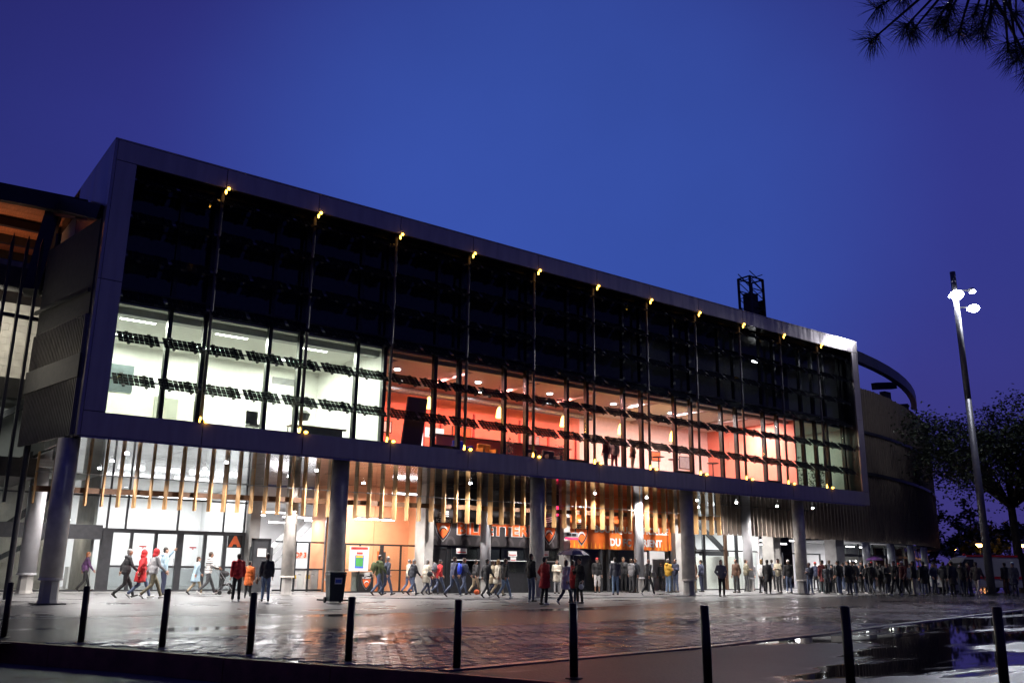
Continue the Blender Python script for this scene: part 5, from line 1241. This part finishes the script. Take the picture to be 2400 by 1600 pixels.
# stroller in front of the man in the striped pullover
mt = find('pushing a stroller'); p = wp(mt, (.80,0,0)); p.z = 0
so = thing('stroller', 'folding stroller pushed past the lobby doors', 'stroller', tuple(p))
for s in (1,-1):
    put('frame_tube', MB().tube((-.42,.20*s,1.05),(.28,.22*s,.12),.013,n=6).tube((-.30,.22*s,.10),(.12,.21*s,.62),.012,n=6).mesh('frame_tube','galv'), so)
    for xx in (-.30,.28): put('wheel', MB().tube((xx,.20*s,.085),(xx,.245*s,.085),.085,n=12).mesh('wheel','rubber'), so)
put('handle', MB().tube((-.42,-.20,1.05),(-.42,.20,1.05),.016,n=6).mesh('handle','rubber'), so)
sb = MB(); sb.obox((.05,0,.42),(.16,0,.03),(0,.17,0),(0,0,.04)); sb.obox((-.12,0,.62),(.06,0,.22),(0,.17,0),(.03,0,0)); sb.obox((.26,0,.28),(.03,0,-.12),(0,.15,0),(.03,0,.01)); put('seat', solidify(sb,.02,'seat',[cloth('black')],3), so)
hd_ = MB(); hd_.ball((-.08,0,.86),(.22,.18,.14),10); put('hood', solidify(hd_,.02,'hood',[cloth('black')],3), so)
# wheeled bins
def wheeled_bin(x, y, rz, label, sticker='blueprint'):
    o = thing('wheeled_bin', label, 'bin', (x,y,0), 'wheeled bins'); 
    b = MB(); w0,d0,w1,d1 = .24,.27,.29,.36; lo = [(-w0,-d0,.06),(w0,-d0,.06),(w0,d0,.06),(-w0,d0,.06)]; hi = [(-w1,-d1,.98),(w1,-d1,.98),(w1,d1,.98),(-w1,d1,.98)]
    b.quad(lo[::-1]); 
    for q in range(4): b.quad([lo[q],lo[(q+1)%4],hi[(q+1)%4],hi[q]])
    b.box(-w1-.015,w1+.015,-d1-.015,d1+.015,.94,.985); me = b.mesh('body','binmat'); c = put('body', me, o); bv = c.modifiers.new('b','BEVEL'); bv.width = .015; bv.segments = 2
    l = MB(); l.prism([(-.38,.99),(.37,.99),(.36,1.04),(.10,1.085),(-.30,1.075),(-.38,1.03)],'x',-.305,.305); c = put('lid', l.mesh('lid','binmat'), o); bv = c.modifiers.new('b','BEVEL'); bv.width = .015; bv.segments = 2
    put('handle', MB().tube((-.22,.42,1.0),(.22,.42,1.0),.018,n=8).box(-.24,-.20,.34,.43,.97,1.02).box(.20,.24,.34,.43,.97,1.02).mesh('handle','binmat'), o)
    for s in (1,-1): put('wheel', MB().tube((.25*s,.28,.10),(.31*s,.28,.10),.10,n=14).mesh('wheel','rubber'), o)
    st_ = put('sticker', MB().obox((0.02,-.345,.76),(.13,0,0),(0,.003,0),(0,-.012,.11)).mesh('sticker','paper'), o); put('sticker_print', MB().obox((0.02,-.350,.75),(.11,0,0),(0,.003,0),(0,-.008,.06)).mesh('sticker_print',sticker), st_)
    o.rotation_euler = (0,0,R(rz)); return o
wheeled_bin(4.92,-.9,-12,'dark green wheeled bin with a blue and white sticker before the thick column')
wheeled_bin(38.7,2.0,-30,'dark wheeled bin with a blue label standing in the crowd by the right hall')
# ---------------------------------------------------------------- lounge and office furnishing
single('display_panel', MB().prism([(9.22,8.34),(8.94,6.0),(9.92,6.0),(10.2,8.34)],'y',1.9,1.98), 'blackprint', 'tall black display panel leaning at the left end of the red lounge', 'panel')
fp = single('floor_lamp', MB().prism([(10.0,6.0),(10.45,6.0),(10.45,7.3),(10.25,7.1),(10.08,6.6)],'y',2.6,2.66), em('lit white panel',(1,.97,.95),2.2), 'glowing white panel right of the tall black display panel', 'lamp')
bar_ = thing('bar_counter', 'low red bar counter with bottles in the middle of the lounge', 'counter', (15,3.4,FZ))
part('front', MB().box(11.6,19.5,3.3,3.4,FZ,7.05), 'lounge', bar_); part('top', MB().box(11.5,19.6,3.2,3.8,7.05,7.12), 'beam', bar_); part('back_light', MB().box(12.0,13.0,4.9,5.0,7.2,7.65), em('lit bar shelf',(1,.85,.8),1.6), bar_)
for i,(x,y,c) in enumerate(((12.4,2.4,'vivid'),(13.9,2.6,'yellow'),(16.6,2.5,'darkgrey'),(17.6,2.4,'darkgrey'))):
    o = thing('armchair', ['blue armchair by the lounge window','small yellow armchair by the lounge window','grey armchair by the lounge window, left one','grey armchair by the lounge window, right one'][i], 'chair', (x,y,FZ))
    b = MB(); b.box(-.35,.35,-.3,.3,.1,.42); b.box(-.35,.35,.2,.34,.3,.85); b.box(-.42,-.3,-.3,.3,.1,.6); b.box(.3,.42,-.3,.3,.1,.6); put('seat', solidify(b,.03,'seat',[cloth(c)],3), o)
    for sx in (-.3,.3):
        for sy in (-.25,.25): put('leg', MB().tube((sx,sy,0),(sx,sy,.12),.02,n=6).mesh('leg','steel'), o)
for i,(x,y) in enumerate(((14.9,2.2),(18.2,2.3))):
    o = thing('potted_plant', ['bushy pot plant beside the bar, left one','bushy pot plant beside the bar, right one'][i], 'plant', (x,y,FZ)); put('pot', MB().lathe((0,0,0),[(.16,0),(.2,.35)],12).mesh('pot','steel'), o)
    b = MB()
    for k in range(160):
        a = rnd.uniform(0,6.28); r = rnd.uniform(.02,.32); z = .4+rnd.random()*.75; c = Vector((r*math.cos(a),r*math.sin(a),z)); d = Vector((rnd.gauss(0,1),rnd.gauss(0,1),rnd.gauss(.3,1))).normalized()*.11; e = d.cross(Vector((rnd.gauss(0,1),rnd.gauss(0,1),1))).normalized()*.03
        b.quad([c-e,c+d*.5-e*.2,c+d,c+e])
    q = put('foliage', b.mesh('foliage','leaf'), o)
for q in ((20.6,1.75,1.76,100,'stand',('jacket','maroon'),('trousers','darkgrey'),('hair','dark'),'guest in a dark red jacket standing at the lounge window, left one'),(21.3,1.9,1.78,60,'stand',('jacket','palegrey'),('trousers','maroon'),('hair','dark'),'guest in a pale jacket standing at the lounge window, second from the left'),(22.7,2.0,1.74,120,'pocket',('jacket','brown'),('trousers','beige'),('hair','brown'),'guest in brown at the lounge window, farthest right')):
    person(*q[:-1], label=q[-1], z=FZ, vox=.03, group='guests in the red lounge')
for i,(x,y) in enumerate(((5.6+19,2.0),(26.0,2.2),(28.9,2.0))):
    o = thing('bistro_table', ['high round table right of the lounge guests','high round table in the right part of the lounge','high round table farthest right in the lounge'][i], 'table', (x,y,FZ)); put('top', MB().lathe((0,0,1.05),[(.32,0),(.32,.03)],16).mesh('top','beam'), o); put('leg', MB().tube((0,0,0),(0,0,1.05),.03,n=8).lathe((0,0,0),[(.22,0),(.2,.02)],12).mesh('leg','steel'), o)
o = single('electric_cabinet', MB().box(-2.75,-1.75,2.9,3.2,FZ+1.3,8.25), pm('blue grey cabinet',(.24,.30,.32),.5), 'grey blue cabinet on the left wall of the white office', 'cabinet'); part('label_plate', MB().box(-2.3,-2.15,2.89,2.9,7.7,7.85), 'yellow', o)
o = thing('desk', 'dark board standing in the window of the white office', 'board', (5.2,1.5,FZ)); part('board', MB().box(4.3,6.0,1.45,1.5,FZ,6.52), 'slab', o); part('upper_edge', MB().box(4.2,6.15,1.4,1.55,6.48,6.54), 'beam', o)
o = thing('office_chair', 'grey desk chair near the white office window', 'chair', (2.6,2.2,FZ)); part('back', MB().box(2.35,2.8,2.3,2.38,6.5,7.0), 'slab', o); part('seat', MB().box(2.35,2.85,1.9,2.35,6.38,6.46), 'slab', o); part('leg', MB().tube((2.6,2.1,FZ),(2.6,2.1,6.4),.03,n=8), 'galv', o); part('base', MB().bar((2.3,2.1,5.98),(2.9,2.1,5.98),.05,.04).bar((2.6,1.8,5.98),(2.6,2.4,5.98),.05,.04), 'galv', o)
o = thing('side_table', 'small table with a round dark shade on top in the white office', 'table', (4.9,3.0,FZ)); part('top', MB().box(4.4,5.4,2.7,3.3,6.70,6.74), 'beam', o); part('shade', MB().lathe((4.9,3.0,6.75),[(.26,.25),(.34,.5),(.2,.62)],14), 'slab', o); part('stem', MB().tube((4.9,3.0,6.74),(4.9,3.0,7.05),.03,n=6), 'galv', o)
for sx in (4.45,5.35):
    for sy in (2.75,3.25): part('leg', MB().box(sx-.02,sx+.02,sy-.02,sy+.02,FZ,6.7), 'galv', o)
cu = thing('curtain', 'grey translucent curtain in the lower left corner of the white office', 'curtain', (-1.5,1.3,FZ))
b = MB(); n = 40
for k in range(n):
    x0, x1 = -3.1+k*.085, -3.1+(k+1)*.085; y0, y1 = 1.35+.04*math.sin(k*1.1), 1.35+.04*math.sin((k+1)*1.1); b.quad([(x0,y0,FZ),(x1,y1,FZ),(x1,y1,6.95),(x0,y0,6.95)])
part('cloth', b, glass('sheer curtain',(.62,.62,.55),.5,.06), cu)
for i,(x,y,w_,h_) in enumerate(((35.9,2.0,.45,1.3),(36.9,2.2,.6,1.6),(38.6,2.1,.5,1.3),(39.4,2.3,.4,1.4))):
    o = thing('potted_plant', ['leafy pot plant at the left of the green tinted end room','tall leafy plant in the green tinted end room','leafy plant near the middle of the green tinted end room','leafy plant at the right of the green tinted end room'][i], 'plant', (x,y,FZ)); put('pot', MB().lathe((0,0,0),[(.18,0),(.22,.4)],12).mesh('pot','steel'), o); put('stem', MB().tube((0,0,.3),(0,0,1.0),.02,n=5).mesh('stem','bark'), o)
    b = MB()
    for k in range(220):
        a = rnd.uniform(0,6.28); r = rnd.uniform(.02,w_); z = .45+rnd.random()*h_; c = Vector((r*math.cos(a),r*math.sin(a),z)); d = Vector((rnd.gauss(0,1),rnd.gauss(0,1),rnd.gauss(.3,1))).normalized()*.16; e = d.cross(Vector((rnd.gauss(0,1),rnd.gauss(0,1),1))).normalized()*.045
        b.quad([c-e,c+d*.5-e*.2,c+d,c+e])
    put('foliage', b.mesh('foliage','leaf'), o)
# ---------------------------------------------------------------- lamp post
LPX, LPY = 47.1, -3.8
lp = thing('lamp_post', 'tall slightly leaning grey lamp post with three white floodlights', 'lamp post', (LPX,LPY,0))
top = Vector((LPX-.35,LPY,20.5)); bas = Vector((LPX,LPY,0)); at = lambda z: bas.lerp(top, z/20.5)
part('mast', MB().tube(at(0),at(12),.24,.19,n=14).tube(at(12),at(20.5),.19,.17,n=14), pm('grey mast',(.20,.20,.215),.45,.5,.12), lp, True)
part('flange', MB().lathe((LPX,LPY,0),[(.42,0),(.42,.05),(.28,.10)],14), 'steel', lp)
tolens = (CAMP-Vector((LPX,LPY,19))).normalized(); side = rt
def flood(z, sd, rr):
    c = at(z)+side*sd-Vector((0,.25,0)); q = part('floodlight', MB().ball(tuple(c), (.24,.24,.16), 10).bar(tuple(at(z)), tuple(c), .08,.08), 'steel', lp)
    part('lens', MB().lathe((c.x,c.y,c.z-.165),[(rr,.0),(rr,.02),(rr*.8,.03)],14).ball((c.x-.12,c.y-.16,c.z-.14),(rr,rr,rr*.7),12), 'flood', q)  # ball oversized so that its shape takes in the lamp glare
    return c
c1 = flood(18.95,-.25,.42); c2 = flood(18.05,.75,.34); c3 = flood(19.2,.85,.14)
def aim(loc, tgt, pw, ang):
    d = Vector(tgt)-Vector(loc); o = lamp('SPOT', loc, pw, (.90,.93,1.), .25, spot=R(ang), blend=.8); o.rotation_euler = d.to_track_quat('-Z','Y').to_euler()
aim(tuple(c1-Vector((.25,.35,.2))), (-3,-14.5,0), 100000, 58)
aim(tuple(c2-Vector((0,.7,.35))), (47,5,4), 700, 165)
# ---------------------------------------------------------------- van
vx = Vector((.80,-.60,0)); vy = Vector((.60,.80,0)); vo = Vector((50.6,1.6,0))
va = thing('white_van', 'white van with a red roof stripe parked behind the queue', 'van', tuple(vo))
prof = [(0,.35),(.05,1.0),(.35,1.35),(1.15,1.55),(1.75,2.30),(2.2,2.42),(5.3,2.42),(5.42,2.2),(5.45,.35)]
def vp(u,vv,z): q = vo+vx*u+vy*vv; return (q.x,q.y,z)
b = MB(); i = 0; n = len(prof)
for vv,ins in ((-1.0,0),(1.0,0)): b.v += [vp(u,vv*(1-.10*max(0,z-1.2)),z) for u,z in prof]
b.f.append(tuple(range(n))); b.f.append(tuple(reversed(range(n,2*n)))); b.m += [0,0]
for k in range(n): k2 = (k+1)%n; b.f.append((k2,k,n+k,n+k2)); b.m.append(0)
q = part('body', b, 'vanwhite', va); bv = q.modifiers.new('b','BEVEL'); bv.width = .06; bv.segments = 3
part('roof_stripe', MB().bar(vp(1.9,-.90,2.40), vp(5.35,-.90,2.40), .05,.12), 'vanred', va); part('beacon', MB().ball(vp(1.85,-.7,2.47),(.12,.12,.09),8), 'beacon', va)
b = MB(); b.quad([vp(1.25,-.985,1.58),vp(2.35,-.985,1.58),vp(2.35,-.925,2.18),vp(1.75,-.925,2.18)]); part('side_window', b, 'blackprint', va)
b = MB(); b.quad([vp(1.18,-.90,1.60),vp(1.72,-.86,2.25),vp(1.72,.86,2.25),vp(1.18,.90,1.60)]); part('windscreen', b, 'blackprint', va)
part('body_stripe', MB().bar(vp(.3,-1.006,1.0),vp(5.4,-1.006,1.0),.01,.16), 'vanred', va)
for u in (1.0,4.5):
    for vv in (-.92,.92): q = part('wheel', MB().tube(vp(u,vv-.11,.34),vp(u,vv+.11,.34),.34,n=18), 'rubber', va); part('rim', MB().tube(vp(u,vv-.12,.34),vp(u,vv+.12,.34),.19,n=12), 'galv', q)
for vv in (-.75,.75): part('headlight', MB().ball(vp(.08,vv,.95),(.10,.10,.09),8), 'greyprint', va)
# ---------------------------------------------------------------- far street lamps and the lattice mast
for i,(x,y,z,e) in enumerate(((83.7,14.2,4.1,1),(122.3,36.6,4.6,.7),(108.8,20.9,4.7,.8))):
    o = thing('street_lamp', ['orange street lamp just left of the tall lamp post base','small distant orange street lamp above the van','distant orange street lamp at the right edge'][i], 'street lamp', (x,y,0), 'orange street lamps')
    part('pole', MB().tube((x,y,0),(x,y,z-.25),.07,.05,n=8), 'steel', o); part('lantern', MB().lathe((x,y,z-.28),[(.16,0),(.34,.22),(.36,.28)],12), 'sodium', o); part('cap', MB().lathe((x,y,z),[(.50,.0),(.42,.10),(.1,.16)],12), 'steel', o)
    lamp('POINT', (x,y,z-.55), 220*e, (1.,.45,.12), .3)
mo = thing('floodlight_mast', 'dark lattice floodlight mast rising behind the roof edge', 'mast', (70.3,30,0))
for zz, nm in ((0,'mast'),):
    for sx in (-1.15,1.15):
        for sy in (-.8,.8): part('leg', MB().bar((70.4+sx*1.06,30+sy,0),(69.85+sx,30+sy,33.4),.22,.22), 'steel', mo)
for j in range(12):
    z = 22+j*1.0; xc = 70.4-.55*z/33.4
    for sy in (-.8,.8): part('brace', MB().bar((xc-1.15,30+sy,z),(xc+1.15,30+sy,z+(1. if j%2 else 0.)),.09,.09).bar((xc-1.15,30+sy,z+1),(xc+1.15,30+sy,z),.07,.07), 'steel', mo)
for sx in (-1.15,1.15):
    for j in range(6): z = 22+j*2; part('brace', MB().bar((69.9+sx,29.2,z),(69.9+sx,30.8,z+2),.08,.08), 'steel', mo)
part('lamp_rack', MB().box(69.0,70.4,29.5,30.5,28.0,31.6), 'steel', mo); part('lamp_rack', MB().box(70.95,71.25,29.3,30.7,28.4,31.0), 'steel', mo); part('top_rail', MB().box(68.6,71.1,29.13,29.25,33.3,33.45), 'steel', mo); part('top_rail', MB().box(68.6,71.1,30.75,30.87,33.3,33.45), 'steel', mo); part('top_rail', MB().box(68.6,68.72,29.25,30.75,33.3,33.45), 'steel', mo); part('top_rail', MB().box(70.98,71.1,29.25,30.75,33.3,33.45), 'steel', mo)
# ---------------------------------------------------------------- trees
def tree(name, label, x, y, h, cw, cz, chh, nl, leaf='leaf', seed=1, ls=.28, trunk=.22, lobes=16, cat='tree', group=None):
    rr = random.Random(seed); o = thing(name, label, cat, (x,y,0), group); C0 = Vector((x,y,cz))
    L = []
    for k in range(lobes):
        d = Vector((rr.gauss(0,1),rr.gauss(0,1),rr.gauss(0,.8))); d = d.normalized()*rr.uniform(.35,.95); L.append((Vector((x+d.x*cw,y+d.y*cw,cz+d.z*chh)), rr.uniform(.22,.42)*cw))
    tb = MB(); base = Vector((x,y,0)); fork = Vector((x+rr.uniform(-.3,.3),y+rr.uniform(-.3,.3),max(1.6,cz-chh*.9)))
    tb.tube(base, fork, trunk, trunk*.75, n=10); part('trunk', tb, 'bark', o)
    bb_ = MB()
    for c, r in L:
        mid = fork.lerp(c,.5)+Vector((rr.uniform(-.4,.4),rr.uniform(-.4,.4),rr.uniform(-.1,.5))); bb_.tube(fork, mid, trunk*.42, trunk*.25, n=6); bb_.tube(mid, c, trunk*.25, trunk*.07, n=5)
        for q in range(3):
            e = c+Vector((rr.gauss(0,1),rr.gauss(0,1),rr.gauss(0,.7)))*r*.6; bb_.tube(mid.lerp(c,.5), e, trunk*.10, trunk*.03, n=4)
    part('limbs', bb_, 'bark', o)
    b = MB()
    per = nl//len(L)
    for c, r in L:
        subs = [c+Vector((rr.gauss(0,.55),rr.gauss(0,.55),rr.gauss(0,.40)))*r for _ in range(9)]
        for k in range(per):
            sc_ = rr.choice(subs); p = sc_+Vector((rr.gauss(0,.22),rr.gauss(0,.22),rr.gauss(0,.14)))*r*1.1
            d = Vector((rr.gauss(0,1),rr.gauss(0,1),rr.gauss(-.2,.6))).normalized()*ls*rr.uniform(.6,1.2); e = d.cross(Vector((rr.gauss(0,.5),rr.gauss(0,.5),1))).normalized()*ls*.32
            b.quad([p-d*.5,p+e,p+d*.5,p-e], 0 if rr.random() < .7 else 1)
    part('crown', b, [leaf,'leaf2'], o); return o
tree('broadleaf_tree','large dark broadleaf tree behind the tall lamp post',58.6,-.6,13,7.6,10.0,4.6,30000,seed=5,ls=.27,trunk=.34,lobes=30)
tree('broadleaf_tree','second dark broadleaf tree at the right edge',64,-8.5,13,6.,9.6,4.6,15000,seed=9,ls=.27,trunk=.3,lobes=20)
for i,(x,y,h,cw) in enumerate(((88,30,9,5),(98,24,9,5.5),(92,15,7.5,4.5),(104,12,8,5),(96,2,8,5.),(118,48,10,6),(128,30,9,6),(86,6,6,3.8))):
    tree('distant_tree',['low round tree beyond the drum, leftmost of the far tree row','second low tree of the far tree row','greenish tree lit by the orange street lamp','dark tree behind the orange street lamp','tree of the far row right of the lamp post base','far tree against the sky beyond the drum','far broad tree above the van','small tree between the van and the right edge'][i],x,y,h,cw,h*.55,h*.38,2600,seed=20+i,ls=.6,trunk=.2,lobes=10,group='trees beyond the plaza')
# pine branches that hang into the picture at the upper right
po = thing('pine_tree','overhanging pine branch with long needles at the upper right','pine',(-1.2,-30.0,0))
part('trunk', MB().tube((-1.2,-30.0,-.32),(-1.35,-29.8,7.2),.20,.13,n=12), 'pinebark', po)
tw = MB(); ND = []
def atpx(px, py, d):
    v = fw*2078.93+r2*(px*2400/2352-1200)-u2*(py*2400/2352-800); v = v/2078.93; return CAMP+v*d
root = Vector((-1.35,-29.8,6.6)); hub = atpx(2330,-160,5.6)
tips = [(2090,45,5.9),(2010,78,6.0),(2100,62,6.05),(2180,38,5.8),(2215,60,5.9),(2265,55,5.7),(2250,20,5.9),(2190,5,5.7),(2330,100,5.5),(2352,120,5.5),(2390,150,5.4),(2290,10,5.4),(2380,90,5.3),(2025,0,6.0),(2440,60,5.6),(2460,150,5.5),(2160,40,5.95),(2400,20,5.9),(2080,-20,6.1)]
tw.tube(root, hub, .06, .035, n=8)
rp_ = random.Random(3)
for px,py,d in tips:
    tip = atpx(px-14,py+20,d); hubp = hub.lerp(atpx(2230,-60,5.9), rp_.uniform(.1,.9)); mid = hubp.lerp(tip,.55)+Vector((0,0,.05)); tw.tube(hubp, mid, .016, .010, n=6); tw.tube(mid, tip, .010, .006, n=5); ND.append((tip,(tip-mid).normalized()))
for k in range(40):   # the rest of the crown, above and to the right of the frame
    c = hub+Vector((rp_.uniform(-.6,2.2),rp_.uniform(-1.2,1.2),rp_.uniform(.25,1.6))); tw.tube(hub, c, .014, .006, n=5); ND.append((c,(c-hub).normalized()))
part('limbs', tw, 'pinebark', po)
nb = MB()
for tip, d in ND:
    for k in range(130):
        u = rp_.random(); p = tip-d*(.09*u); a = Vector((rp_.gauss(0,1),rp_.gauss(0,1),rp_.gauss(-.25,1))); a = (a-d*a.dot(d)).normalized()
        v = (a*rp_.uniform(.5,1.0)+d*rp_.uniform(-.1,1.0)+Vector((0,0,-.10))).normalized()*rp_.uniform(.13,.19); s_ = v.cross(Vector((rp_.gauss(0,1),rp_.gauss(0,1),1))).normalized()*.0016; m_ = p+v*.55+Vector((0,0,.006)); e = p+v
        nb.quad([p-s_,p+s_,m_+s_,m_-s_]); nb.quad([m_-s_,m_+s_,e])
o = part('needles', nb, 'needle', po); o['kind'] = 'stuff'
bpy.data.scenes.remove(WS)
